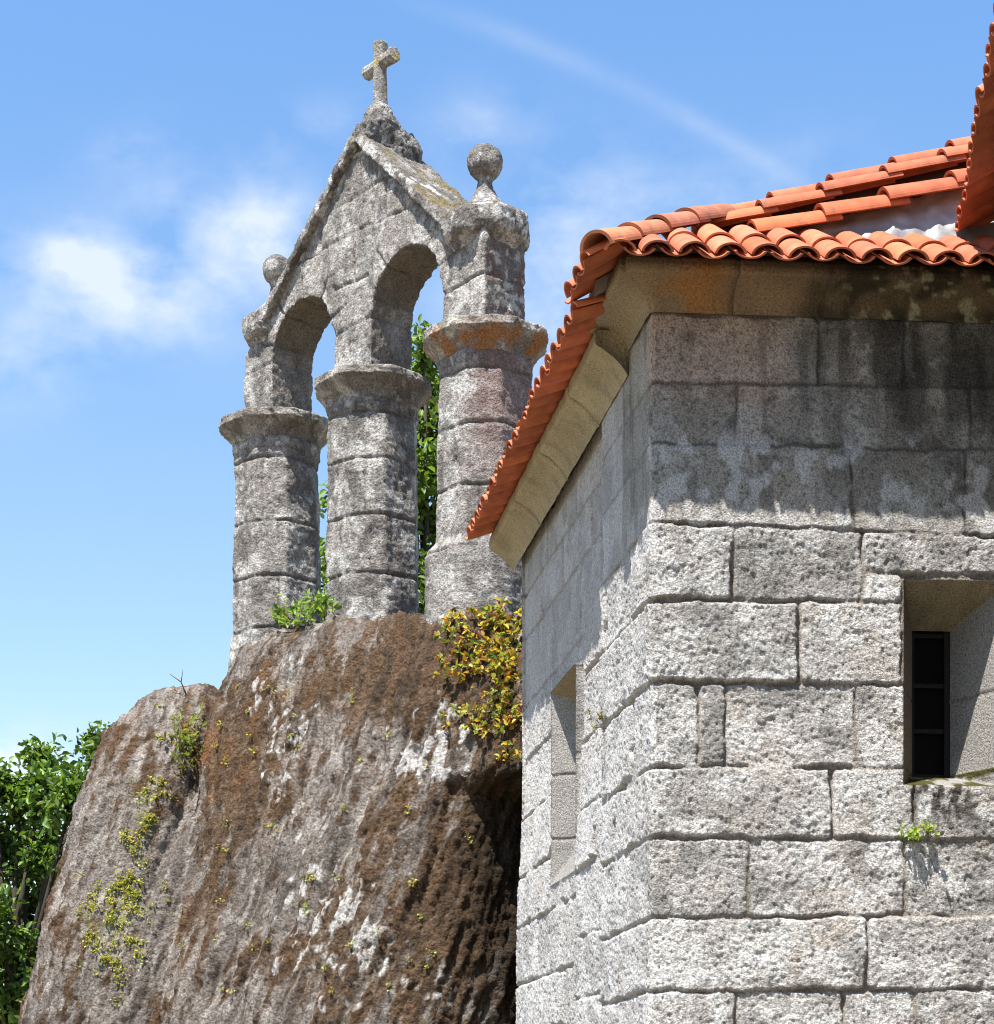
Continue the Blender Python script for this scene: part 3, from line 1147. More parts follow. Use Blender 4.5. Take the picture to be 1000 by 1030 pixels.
# ------------------------------------------------------------------ the bell gable
BC = np.array([-1.0625, 17.0])                 # middle column in plan
BA = np.array([0.68, -0.733])                  # along the gable, towards the near right end
BA /= np.linalg.norm(BA)
BN = np.array([-BA[1] * -1, 0])
BN = np.array([BA[1], -BA[0]])                 # front normal (left and towards the camera)
CA = (-1.37, 0.0, 1.42)                        # column positions along the gable
belf = empty('bell_gable', (BC[0], BC[1], 5.6),
             'weathered granite bell gable with two empty arches, three columns and a cross on the boulder', 'bell gable')


def bel(a, n, z):
    a, n, z = np.asarray(a, float), np.asarray(n, float), np.asarray(z, float)
    return np.stack([BC[0] + BA[0] * a + BN[0] * n, BC[1] + BA[1] * a + BN[1] * n, z + 0 * a], -1)


def bell_col(V, seed=0, pale=0.6, dark=0.6):
    n = len(V)
    c = np.tile(np.array([0.31, 0.286, 0.264]), (n, 1)) * (1 + 0.2 * fbm(V * 1.8, 3, 200 + seed))[:, None]
    c = cmix(c, (0.60, 0.59, 0.565), pale * sstep(0.05, 0.24, fbm(V * 4, 4, 207 + seed, .6)))
    c = cmix(c, (0.065, 0.06, 0.056), dark * sstep(-0.05, 0.36, fbm(V * np.array([4.5, 4.5, 2.6]), 5, 213 + seed, .68)))
    c = cmix(c, (0.07, 0.065, 0.06), 0.8 * dark * sstep(0.08, 0.40, fbm(V * 24, 3, 215 + seed, .68)))
    big = fbm(V * np.array([1.6, 1.6, 1.1]), 3, 221 + seed)
    c = cmix(c, (0.12, 0.108, 0.098), 0.8 * dark * sstep(0.02, 0.42, big))
    c = c * (1 + 0.18 * sstep(0, -.5, big))[:, None]
    c = cmix(c, (0.60, 0.59, 0.57), 0.8 * pale * sstep(0.42, 0.55, fbm(V * 10, 3, 219 + seed)))
    return c


def oct_ring(A, N_, c, m=168):
    pts = np.array([(A, -N_ + c), (A, N_ - c), (A - c, N_), (-A + c, N_), (-A, N_ - c), (-A, -N_ + c), (-A + c, -N_), (A - c, -N_)])
    P = np.vstack([pts, pts[:1]])
    seg = np.linalg.norm(np.diff(P, axis=0), axis=1)
    cum = np.concatenate([[0], np.cumsum(seg)])
    t = np.linspace(0, cum[-1], m, endpoint=False)
    out = np.stack([np.interp(t, cum, P[:, k]) for k in (0, 1)], 1)
    for _ in range(1):
        out = 0.5 * out + 0.25 * np.roll(out, 1, 0) + 0.25 * np.roll(out, -1, 0)
    return out


def ring_loft(name, ca, A, N_, c, levels, parent, origin, seed, joints=(), vjoints=(), amp=1.0, colour=None, m=168, closed=True, cn=0.0):
    """levels: list of (z, outward offset)"""
    ring = oct_ring(A, N_, c, m)
    tang = np.roll(ring, -1, 0) - np.roll(ring, 1, 0)
    nr = np.stack([tang[:, 1], -tang[:, 0]], 1)
    nr /= np.linalg.norm(nr, axis=1)[:, None]
    nl = len(levels)
    z = np.array([l[0] for l in levels])
    off = np.array([l[1] for l in levels])
    a = ca + ring[:, None, 0] + nr[:, None, 0] * off[None]
    n = cn + ring[:, None, 1] + nr[:, None, 1] * off[None]
    Z = np.tile(z[None], (m, 1))
    ang = np.tile((np.arange(m) / m)[:, None], (1, nl)).ravel()
    a, n, Z = a.ravel(), n.ravel(), Z.ravel()
    P = bel(a, n, Z)
    d = amp * (0.016 * fbm(P * 3.2, 3, 231 + seed) + 0.007 * fbm(P * 12, 3, 237 + seed, .6))
    zw = Z + 0.014 * fbm(P * 4, 2, 241 + seed)
    jm = np.zeros(len(Z))
    for k, j in enumerate(joints):
        g = np.exp(-((zw - j) / 0.013) ** 2)
        jm = np.maximum(jm, g)
    js = sorted(joints)
    for (k, an) in vjoints:
        lo, hi = js[k], js[k + 1] if k + 1 < len(js) else 99
        g = np.exp(-((ang - an) * m * 0.016 / 0.012) ** 2) * ((zw > lo) & (zw < hi))
        jm = np.maximum(jm, 0.8 * g)
    jm = jm * (0.45 + 0.55 * sstep(-.35, .25, fbm(P * 5, 2, 249 + seed)))
    d += amp * 0.006 * fbm(P * 34, 2, 246 + seed, .7)
    d -= 0.022 * jm
    na = np.tile(nr[:, None, :], (1, nl, 1)).reshape(-1, 2)
    P = bel(a + na[:, 0] * d, n + na[:, 1] * d, Z)
    c_ = bell_col(P, seed) if colour is None else colour(P)
    c_ = cmix(c_, (0.10, 0.085, 0.07), 0.75 * jm)
    F = [tuple(f) for f in grid_faces(m, nl, wrap=True)]
    if closed:
        F.append(tuple(k * nl + nl - 1 for k in range(m)))
        F.append(tuple(k * nl for k in reversed(range(m))))
    o = np_mesh(name, P, F, M_BELL, None, c_, origin=origin)
    o.parent = parent
    o.location = Vector(origin) - parent.matrix_world.translation if parent.parent is None and parent is not belf else (0, 0, 0)
    return o


def sub_empty(name, parent, loc):
    o = bpy.data.objects.new(name, None)
    COL.objects.link(o)
    o.parent = parent
    o.location = Vector(loc) - parent.location
    return o


CAP_T, CAP_B = 7.80, 7.55
for k, ca in enumerate(CA):
    pc = bel(ca, 0, 5.4)
    loc = (float(pc[0]), float(pc[1]), 5.4)
    colm = sub_empty('column', belf, loc)
    zs = np.arange(5.15, CAP_B + 0.02, 0.0125)
    lev = []
    for z in zs:
        t = (CAP_B - z) / 2.0
        off = 0.028 * t - 0.008
        if k == 2:
            off += 0.09 * float(sstep(6.13, 5.98, np.array(z)))
        if k == 0:
            off += 0.03 * float(sstep(5.95, 5.6, np.array(z)))
        if z > CAP_B - 0.07:
            off += 0.012
        lev.append((z, off))
    joints = [[6.13, 6.57, 7.05, 7.40], [6.08, 6.57, 7.05, 7.44], [6.0, 6.50, 6.98, 7.42]][k]
    if k == 0:
        joints = [5.86, 6.33, 6.82, 7.38]
    vj = [[(0, .36), (1, .30), (2, .22), (0, .16)], [(0, .33), (1, .20), (2, .37), (1, .40)], [(0, .20), (1, .36), (2, .18), (2, .40)]][k]

    def ccol(P, k=k):
        c = bell_col(P, 3 + k)
        if k == 2:                                   # red tile bounce and some staining painted on the near column's right side
            dirx = (P[:, 0] - loc[0]) * BA[0] + (P[:, 1] - loc[1]) * BA[1]
            m_ = sstep(0.10, 0.30, dirx + .08 * fbm(P * 5, 2, 252)) * sstep(6.3, 6.9, P[:, 2] + 0.2 * fbm(P * 3, 3, 251))
            c = cmix(c, (0.20, 0.125, 0.11), 0.65 * m_)
        return c
    o = ring_loft('shaft', ca, 0.362, 0.362, 0.20, lev, colm, loc, 3 + k, joints, vj, 1.0, ccol)
    o.location = (0, 0, 0)
    # capital: cavetto, thin slab, worn edges
    lev = []
    for t in np.linspace(0, 1, 14):
        lev.append((CAP_B + 0.16 * t, 0.004 + 0.105 * (1 - math.cos(t * math.pi / 2))))
    for t in np.linspace(0.1, 1, 7):
        lev.append((CAP_B + 0.16 + 0.075 * t, 0.118 - 0.004 * t))
    for t in np.linspace(0.15, 1, 7):
        lev.append((CAP_T - 0.012 + 0.012 * t, 0.114 - 0.30 * t))

    def kcol(P, k=k):
        c = bell_col(P, 13 + k, 0.5, 0.5) * np.array([1.0, 0.97, 0.92])
        if k == 2:
            m_ = sstep(-.15, .35, fbm(P * 4, 3, 257)) * sstep(7.78, 7.70, P[:, 2])
            c = cmix(c, (0.34, 0.15, 0.05), 0.85 * m_)
        return c
    o = ring_loft('capital', ca, 0.362, 0.362, 0.20, lev, colm, loc, 13 + k, (), (), 1.7, kcol)
    o.location = (0, 0, 0)


# ---- the arched wall over the columns
def gable_outline():
    pts = []
    zb = CAP_T - 0.03
    aL, aR = -1.56, 1.66
    arches = [(-0.70, 0.435), (0.70, 0.445)]
    spr = 8.23
    pts += [(aL, zb), (aL, 8.50), (-1.56, 8.40), (0.08, 9.74), (0.16, 9.70), (1.2, 8.66), (1.66, 8.62), (aR, 8.50), (aR, zb)]
    # bottom edge right to left with arch openings
    for (c, r) in reversed(arches):
        pts.append((c + r, zb))
        for k in range(0, 25):
            t = math.pi * k / 24
            pts.append((c + r * math.cos(t), spr + r * math.sin(t)))
        pts.append((c - r, zb))
    return pts


def outline_solid(pts, n0, n1):
    bm = bmesh.new()
    vs0 = [bm.verts.new(bel(a, n0, z)) for a, z in pts]
    f = bm.faces.new(vs0)
    r = bmesh.ops.extrude_face_region(bm, geom=[f])
    vv_ = [e for e in r['geom'] if isinstance(e, bmesh.types.BMVert)]
    off = bel(0, n1, 0) - bel(0, n0, 0)
    bmesh.ops.translate(bm, verts=vv_, vec=Vector(off))
    bmesh.ops.triangulate(bm, faces=bm.faces[:])
    bmesh.ops.recalc_face_normals(bm, faces=bm.faces[:])
    return bm


def to_local(V):
    d = V[:, :2] - BC[None]
    return d @ BA, d @ BN, V[:, 2]


GJ = [  # joint segments on the gable face (a0, z0, a1, z1)
    (-0.33, 9.62, 0.30, 9.64), (-0.62, 9.28, 0.66, 9.34), (-0.95, 8.98, -0.1, 9.02), (-0.1, 9.02, 1.05, 8.98), (-0.25, 8.62, 0.22, 8.60),
    (-0.28, 8.22, 0.28, 8.24), (-0.05, 9.30, -0.02, 9.02), (0.10, 9.63, 0.12, 9.33), (-0.42, 9.26, -0.45, 8.98), (0.45, 9.33, 0.43, 9.0),
    (-1.56, 8.22, -1.1, 8.24), (1.1, 8.16, 1.7, 8.18), (0.02, 8.62, 0.0, 9.0),
]
for c, r in ((-0.70, 0.435), (0.70, 0.445)):
    for deg in (20, 55, 90, 125, 160):
        t = R(deg)
        GJ.append((c + r * math.cos(t), 8.23 + r * math.sin(t), c + (r + .2) * math.cos(t), 8.23 + (r + .2) * math.sin(t)))


def rough_part(name, bm, voxel, seed, amp, colour=None, joints=None, mat=None, thing=None, fine=1.0):
    V, F, NN = remesh(bm, voxel)
    d = amp * (0.016 * fbm(V * 3.5, 3, 301 + seed) + fine * 0.009 * fbm(V * 13, 3, 307 + seed, .62) + fine * 0.006 * fbm(V * 36, 2, 309 + seed, .7))
    jm = np.zeros(len(V))
    if joints:
        a, n, z = to_local(V)
        a = a + 0.014 * fbm(V * 4, 2, 311)
        z = z + 0.014 * fbm(V * 4 + 9, 2, 313)
        for (a0, z0, a1, z1) in joints:
            dx, dz = a1 - a0, z1 - z0
            t = np.clip(((a - a0) * dx + (z - z0) * dz) / (dx * dx + dz * dz), 0, 1)
            dd_ = np.hypot(a - a0 - t * dx, z - z0 - t * dz)
            jm = np.maximum(jm, np.exp(-(dd_ / 0.012) ** 2))
        jm *= 0.5 + 0.5 * sstep(-.3, .3, fbm(V * 2, 2, 315))
    V2 = V + NN * (d - 0.022 * jm)[:, None]
    c = bell_col(V, 20 + seed) if colour is None else colour(V, NN)
    c = cmix(c, (0.11, 0.095, 0.08), 0.65 * jm)
    org = tuple(belf.location) if thing is None else thing
    return np_mesh(name, V2, F, mat or M_BELL, belf if thing is None else None, c, origin=org)


def gable_col(V, NN):
    c = bell_col(V, 21, 0.5, 0.5)
    a, n, z = to_local(V)
    na = NN[:, 0] * BA[0] + NN[:, 1] * BA[1]
    # the soffits and cheeks have their shade painted in, darker and browner
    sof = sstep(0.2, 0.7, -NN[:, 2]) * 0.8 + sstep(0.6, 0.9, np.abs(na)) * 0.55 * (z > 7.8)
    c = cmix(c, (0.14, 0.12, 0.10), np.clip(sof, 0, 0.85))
    rp = (a > 1.2) * sstep(0.5, 0.9, na)  # right pier's right face: dark, reddish shade put into the colour
    c = cmix(c, (0.16, 0.085, 0.07), 0.6 * rp * sstep(-.2, .3, fbm(V * 7, 3, 331)))
    c = cmix(c, (0.55, 0.53, 0.5), 0.7 * rp * sstep(.15, .35, fbm(V * 12, 3, 333)))
    return c


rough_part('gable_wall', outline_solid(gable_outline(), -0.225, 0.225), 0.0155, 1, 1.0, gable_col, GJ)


def hull_prism(pts, n0, n1):
    return outline_solid(pts, n0, n1)


def cope_col(V, NN):
    c = bell_col(V, 31, 0.75, 0.75)
    up = sstep(0.2, 0.7, NN[:, 2])
    c = cmix(c, (0.15, 0.13, 0.11), 0.65 * up)
    moss = up * sstep(0.1, 0.4, fbm(V * 4.5, 3, 341))
    c = cmix(c, (0.17, 0.125, 0.03), 0.7 * moss)
    c = cmix(c, (0.62, 0.61, 0.6), 0.85 * sstep(0.2, 0.36, fbm(V * 6, 4, 343)) * sstep(-.1, .4, fbm(V * 1.7, 2, 345) + .2))
    return c


def slope_slab(a0, z0, a1, z1, th):
    dx, dz = a1 - a0, z1 - z0
    l = math.hypot(dx, dz)
    px, pz = -dz / l * th, dx / l * th
    if pz < 0:
        px, pz = -px, -pz
    return [(a0, z0), (a1, z1), (a1 + px, z1 + pz), (a0 + px, z0 + pz)]


rough_part('coping', hull_prism(slope_slab(-1.27, 8.54, 0.11, 9.74, 0.08), -0.285, 0.295), 0.0165, 2, 1.0, cope_col)
rough_part('coping', hull_prism(slope_slab(0.10, 9.74, 1.30, 8.58, 0.085), -0.42, 0.295), 0.0165, 3, 1.0, cope_col)


def lathe_bm(bm, prof, center, seg=20, sq=None):
    """prof list of (r, z) from bottom to top, closed with end fans; adds to bm"""
    rings = []
    for r, z in prof:
        ring = []
        for k in range(seg):
            t = 2 * math.pi * (k + .5) / seg
            x, y = math.cos(t), math.sin(t)
            if sq:
                e = max(abs(x), abs(y))
                x, y = lerp(x, x / e, sq), lerp(y, y / e, sq)
            p = bel(center[0] + r * x, center[1] + r * y, z)
            ring.append(bm.verts.new(p))
        rings.append(ring)
    for r0, r1 in zip(rings[:-1], rings[1:]):
        for k in range(seg):
            bm.faces.new((r0[k], r0[(k + 1) % seg], r1[(k + 1) % seg], r1[k]))
    bm.faces.new(list(reversed(rings[0])))
    bm.faces.new(rings[-1])
    bmesh.ops.recalc_face_normals(bm, faces=bm.faces[:])


# pier caps: worn octagonal slabs carrying the finials
for (ca, sx, ext) in ((-1.35, 0.24, 0.0), (1.42, 0.275, 0.0)):
    bm = bmesh.new()
    lathe_bm(bm, [(sx * 0.9, 8.45), (sx * 1.0, 8.49), (sx * 1.26, 8.54), (sx * 1.32, 8.60), (sx * 1.32, 8.70), (sx * 1.12, 8.745), (sx * .8, 8.75)], (ca, 0), 8, 0.55)
    rough_part('pier_cap', bm, 0.0125, 5 + int(ca > 0), 0.75, cope_col)

for k, ca in enumerate((-1.36, 1.42)):
    bm = bmesh.new()
    lathe_bm(bm, [(0.18, 8.70), (0.178, 8.80), (0.155, 8.825), (0.10, 8.90), (0.066, 8.97), (0.056, 9.03), (0.068, 9.07)], (ca, 0), 16, 0.6)
    rad = 0.148 if k else 0.135
    zc = 9.19
    lathe_bm(bm, [(rad * math.sin(t) if 0.05 < t < 3.1 else 0.01, zc - rad * math.cos(t)) for t in np.linspace(0.02, math.pi - 0.02, 15)], (ca, 0), 24)
    rough_part('finial', bm, 0.0105, 8 + k, 0.55, lambda V, NN: cmix(bell_col(V, 41, 0.6, 0.5), (0.09, 0.08, 0.075),
               0.75 * sstep(0.0, 0.5, NN[:, 2] + 0.5 * fbm(V * 9, 3, 351)) * (V[:, 2] > 9.05)))

# apex stone and cross
bm = bmesh.new()
lathe_bm(bm, [(0.13, 9.68), (0.14, 9.88), (0.135, 9.97), (0.12, 10.03), (0.095, 10.09), (0.075, 10.12)], (0.10, 0), 12, 0.5)
lathe_bm(bm, [(0.12, 9.66), (0.13, 9.80), (0.12, 9.88), (0.09, 9.93)], (0.11, 0.13), 12, 0.6)
lathe_bm(bm, [(0.16, 9.62), (0.165, 9.78), (0.14, 9.88), (0.11, 9.93)], (0.12, -0.17), 12, 0.6)
rough_part('apex_stone', bm, 0.015, 12, 1.6, lambda V, NN: cmix(bell_col(V, 45, 0.6, 0.9), (0.07, 0.065, 0.06), 0.6 * sstep(10.08, 9.98, V[:, 2])))


def oct_bar(bm, p0, p1, r0, r1, upish):
    p0, p1 = Vector(p0), Vector(p1)
    d = (p1 - p0).normalized()
    x = d.cross(Vector(upish)).normalized()
    y = x.cross(d)
    rings = []
    for p, r in ((p0, r0), (p1, r1)):
        rings.append([bm.verts.new(p + x * r * math.cos(R(22.5 + 45 * k)) + y * r * math.sin(R(22.5 + 45 * k))) for k in range(8)])
    for k in range(8):
        bm.faces.new((rings[0][k], rings[0][(k + 1) % 8], rings[1][(k + 1) % 8], rings[1][k]))
    bm.faces.new(list(reversed(rings[0])))
    bm.faces.new(rings[1])
    bmesh.ops.recalc_face_normals(bm, faces=bm.faces[:])


bm = bmesh.new()
up3 = tuple(BN) + (0,)
oct_bar(bm, bel(0.10, 0, 10.05), bel(0.10, 0, 10.44), 0.071, 0.058, up3)
oct_bar(bm, bel(0.10, 0, 10.42), bel(0.10, 0, 10.665), 0.058, 0.068, up3)
oct_bar(bm, bel(0.10, 0, 10.49), bel(0.295, 0, 10.505), 0.052, 0.066, (0, 0, 1))
oct_bar(bm, bel(0.10, 0, 10.49), bel(-0.085, 0, 10.475), 0.052, 0.060, (0, 0, 1))
rough_part('cross', bm, 0.0075, 14, 0.22, lambda V, NN: cmix(bell_col(V, 47, 0.35, 0.35), (0.36, 0.30, 0.10),
           0.6 * sstep(.2, .45, fbm(V * 9, 3, 361)) * (V[:, 2] > 10.45)))

# ------------------------------------------------------------------ the boulder


def loft_bm(bm, levels, to_world, seg=64):
    """levels: (z, (a_c, n_c), a_minus, a_plus, n_minus, n_plus, exponent)"""
    rings = []
    for z, (ac, nc), am, ap, nm, npl, ex in levels:
        ring = []
        for k in range(seg):
            t = 2 * math.pi * k / seg
            c, s = math.cos(t), math.sin(t)
            x = math.copysign(abs(c) ** (2 / ex), c)
            y = math.copysign(abs(s) ** (2 / ex), s)
            ring.append(bm.verts.new(to_world(ac + x * (ap if x > 0 else am), nc + y * (npl if y > 0 else nm), z)))
        rings.append(ring)
    for r0, r1 in zip(rings[:-1], rings[1:]):
        for k in range(seg):
            bm.faces.new((r0[k], r0[(k + 1) % seg], r1[(k + 1) % seg], r1[k]))
    bm.faces.new(list(reversed(rings[0])))
    bm.faces.new(rings[-1])


def ilevels(keys, n):
    """smooth interpolation of level keys"""
    zs = [k[0] for k in keys]
    out = []
    for z in np.linspace(zs[0], zs[-1], n):
        vals = []
        for j in range(len(keys[0]) - 1):
            vals.append(float(np.interp(z, zs, [k[j + 1] for k in keys])))
        out.append((float(z), (vals[0], vals[1]), vals[2], vals[3], vals[4], vals[5], vals[6]))
    return out


def bw(a, n, z):
    return bel(a, n, z)


def ww(x, y, z):
    return (x, y, z)


bm = bmesh.new()
# main mass (in gable coordinates: a along, n towards the front-left)
# z, ac, nc, a_minus, a_plus, n_minus, n_plus, exponent
loft_bm(bm, ilevels([
    (-0.6, 0.2, 0.0, 3.0, 2.0, 2.2, 1.75, 2.8),
    (2.0, 0.2, 0.0, 2.75, 2.05, 2.0, 1.60, 2.8),
    (3.2, 0.2, 0.0, 2.45, 2.10, 1.8, 1.36, 2.8),
    (4.0, 0.2, 0.0, 2.20, 2.15, 1.6, 1.12, 2.8),
    (4.8, 0.2, 0.0, 2.02, 2.18, 1.4, 0.86, 2.8),
    (5.35, 0.2, 0.0, 1.95, 2.2, 1.2, 0.66, 2.8),
    (5.62, 0.2, 0.0, 1.88, 2.1, 1.0, 0.56, 2.8),
    (5.74, 0.15, 0.0, 1.78, 2.0, 0.9, 0.46, 2.7),
], 40), bw)
# overhanging shoulder towards the chapel
loft_bm(bm, ilevels([
    (4.02, 2.3, 0.15, 0.7, 0.9, 0.9, 0.45, 2.6),
    (4.15, 2.3, 0.15, 0.9, 1.1, 1.0, 0.75, 2.6),
    (4.6, 2.3, 0.10, 0.9, 1.1, 1.0, 0.68, 2.6),
    (5.2, 2.3, 0.0, 0.9, 1.0, 1.0, 0.60, 2.6),
    (5.55, 2.2, -0.1, 0.8, 0.9, 0.8, 0.40, 2.4),
], 16), bw)
# rear-left lobe
loft_bm(bm, ilevels([
    (-0.6, -3.0, 18.9, 1.50, 2.0, 2.6, 2.0, 2.4),
    (2.4, -3.0, 18.9, 1.40, 1.8, 2.2, 1.8, 2.4),
    (3.4, -3.0, 18.9, 1.13, 1.6, 1.95, 1.7, 2.4),
    (4.4, -3.0, 18.9, 0.92, 1.4, 1.6, 1.5, 2.4),
    (5.1, -3.0, 18.9, 0.64, 1.3, 1.2, 1.2, 2.4),
    (5.42, -2.9, 18.9, 0.35, 1.0, 0.8, 0.8, 2.3),
    (5.56, -2.6, 18.9, 0.20, 0.6, 0.4, 0.4, 2.2),
], 40), ww)
# unseen rock added beside the chapel so the crevice stays dark
loft_bm(bm, ilevels([
    (-0.6, 1.75, 15.6, 1.3, 1.6, 2.2, 2.0, 2.6),
    (2.5, 1.75, 15.6, 1.25, 1.5, 2.2, 2.0, 2.6),
    (4.6, 1.75, 15.8, 1.3, 1.4, 1.9, 1.8, 2.6),
    (5.3, 1.75, 16.0, 1.0, 1.1, 1.3, 1.4, 2.4),
], 24), ww)
bmesh.ops.recalc_face_normals(bm, faces=bm.faces[:])
V, F, NN = remesh(bm, 0.023)


def smooth_v(V, F, it):
    e = np.concatenate([F[:, [0, 1]], F[:, [1, 2]], F[:, [2, 3]], F[:, [3, 0]]])
    for _ in range(it):
        acc = np.zeros_like(V)
        cnt = np.zeros(len(V))
        for k in range(3):
            acc[:, k] = np.bincount(e[:, 0], V[e[:, 1], k], len(V)) + np.bincount(e[:, 1], V[e[:, 0], k], len(V))
        cnt = np.bincount(e[:, 0], minlength=len(V)) + np.bincount(e[:, 1], minlength=len(V))
        V = 0.4 * V + 0.6 * acc / cnt[:, None]
    return V


V = smooth_v(V, F, 14)
_a = (V[:, :2] - BC[None]) @ BA
V[:, 2] -= 0.15 * np.clip(_a + 0.3, 0, 2.2) * sstep(3.5, 5.3, V[:, 2]) * (V[:, 0] < 2.5)
PX = 500 + 2000 * V[:, 0] / V[:, 1]                     # where each point stands across the view, for the broad colour zones
PY = 1115 - 2000 * (V[:, 2] - 1.6) / V[:, 1]
lean = V[:, 0] * 5 + V[:, 1] * 1.2 - 1.7 * V[:, 2]
st = np.stack([lean, V[:, 1] * 0.8, V[:, 2] * 0.9], 1)           # streaks running down the slope, leaning left
stf = np.stack([lean * 3.1, V[:, 1] * 2.2, V[:, 2] * 2.6], 1)
stg = np.stack([lean * 7.5, V[:, 1] * 5, V[:, 2] * 6.5], 1)
grv = fbm(stf * 0.55, 3, 405)
grg = fbm(stg * 0.7, 3, 406, .6)
disp = 0.09 * fbm(V * 0.75, 2, 401) + (0.030 + 0.040 * sstep(170, 260, PX)) * fbm(st * 0.55, 3, 403) + (0.018 + 0.024 * sstep(170, 260, PX)) * grv - 0.02 * np.abs(grv) \
    + 0.024 * grg + 0.014 * fbm(V * 9, 3, 407, .65) + 0.012 * fbm(V * 26, 2, 409, .7)


def zone(x, y, sx, sy):
    return np.exp(-((PX - x) / sx) ** 2 - ((PY - y) / sy) ** 2)


# the cleft between the main mass and the rear-left lobe
cl_x = np.interp(PY, [640, 660, 700, 760, 800, 860, 920, 1000], [245, 236, 216, 198, 188, 166, 140, 110])
cdx = (PX - cl_x) + 5 * fbm(V * 4, 3, 410)
cfade = sstep(960, 800, PY) * (NN[:, 1] < 0.4) * sstep(620, 660, PY)
disp += cfade * (0.07 * sstep(-8, 16, cdx) * np.exp(-(np.maximum(cdx, 0) / 90) ** 2) - 0.09 * np.exp(-(cdx / 7) ** 2))

nz1 = fbm(V * 1.6, 4, 411, .6)
nz2 = fbm(st * 0.8, 4, 413, .62)
nz3 = fbm(stf * 0.9, 4, 415, .62)
nz4 = fbm(V * 7, 4, 416, .65)
brown = 1.1 * zone(470, 670, 75, 75) + 1.0 * zone(455, 900, 75, 150) + 0.72 * zone(240, 760, 45, 110) + 0.35 * zone(200, 900, 50, 120) \
    + 0.3 * zone(110, 790, 50, 60) + 0.6 * zone(330, 960, 50, 90) + 0.5 * zone(370, 680, 60, 60) + .4 * zone(60, 980, 40, 90) + .2
bm_ = sstep(0.34, 0.74, brown + 0.30 * nz1 + 0.45 * nz2 + .45 * nz3 + .25 * nz4 + .2 * grg - .06)
col = np.tile(np.array([0.178, 0.152, 0.132]), (len(V), 1)) * (1 + 0.30 * nz2 + .2 * nz1)[:, None]
col = cmix(col, (0.085, 0.068, 0.056), 0.92 * sstep(-0.08, 0.42, nz3 + .35 * nz1 + .35 * nz4 + .3 * grg))
col = cmix(col, (0.32, 0.29, 0.26), 0.65 * sstep(0.1, 0.5, fbm(stg * 0.5, 4, 417, .6) + .2 * nz1))
col = cmix(col, (0.082, 0.045, 0.020), bm_ * 0.88)
mossn = fbm(V * 20, 3, 419, .65)
col = col * (1 + 0.38 * bm_ * mossn)[:, None]
col = cmix(col, (0.05, 0.032, 0.018), 0.7 * bm_ * sstep(.1, .5, fbm(V * 5, 3, 420, .6)))
dstr = sstep(0.10, 0.45, fbm(np.stack([lean * 4.2, V[:, 1] * 1.5, V[:, 2] * 1.1], 1), 4, 418, .6)) * sstep(120, 260, PX)
col = cmix(col, (0.040, 0.028, 0.020), 0.65 * dstr)
rust = sstep(.2, .6, fbm(st * 1.3, 3, 421)) * zone(215, 760, 60, 150)
col = cmix(col, (0.19, 0.085, 0.03), 0.6 * rust)
wz_ = 0.95 * zone(430, 760, 60, 35) + 0.75 * zone(340, 930, 70, 90) + 0.6 * zone(290, 740, 40, 90) + .7 * zone(450, 720, 25, 30) + .5 * zone(430, 990, 40, 50) + 0.40
wl = sstep(0.50, 0.66, wz_ * (0.50 + 0.45 * fbm(V * 6.5, 4, 423, .65) + 0.40 * nz3 + .25 * fbm(stg * .6, 3, 424)) - 0.10)
col = cmix(col, (0.50, 0.485, 0.465), 0.8 * wl)
gz = 0.85 * zone(145, 820, 20, 60) + 0.85 * zone(122, 940, 16, 60) + 0.7 * zone(100, 930, 30, 40) + 0.6 * zone(200, 740, 20, 40) + .25
gl = sstep(0.55, 0.75, gz * (0.55 + 0.8 * fbm(V * 9, 3, 425, .6)))
col = cmix(col, (0.20, 0.20, 0.055), 0.4 * gl * (NN[:, 1] < 0.3))
dk = zone(500, 890, 34, 150) + (V[:, 0] > 0.05) * 1.0  # crevice side: deep shade painted in along with dark moss
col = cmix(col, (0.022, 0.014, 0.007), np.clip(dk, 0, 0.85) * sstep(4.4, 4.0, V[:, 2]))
disp = disp + bm_ * 0.012 * (mossn + .5) + wl * 0.006 + gl * 0.012
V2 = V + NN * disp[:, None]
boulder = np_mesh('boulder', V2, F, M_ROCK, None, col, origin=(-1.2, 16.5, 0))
boulder['label'] = 'huge brown and grey granite boulder streaked with dark moss beneath the bell gable'
boulder['category'] = 'boulder'

# lookup of boulder surface points by view position (for plants growing on it)
_vis = NN[:, 1] < 0.25
_PX2 = np.where(_vis, 500 + 2000 * V2[:, 0] / V2[:, 1], 1e9)
_PY2 = 1115 - 2000 * (V2[:, 2] - 1.6) / V2[:, 1]


def rock_at(x, y):
    d = (_PX2 - x) ** 2 + (_PY2 - y) ** 2
    cand = np.where(d < 30)[0]
    if len(cand) == 0:
        k = int(np.argmin(d))
    else:
        k = int(cand[np.argmin(V2[cand, 1])])
    return V2[k].copy(), NN[k].copy()

# ------------------------------------------------------------------ foliage


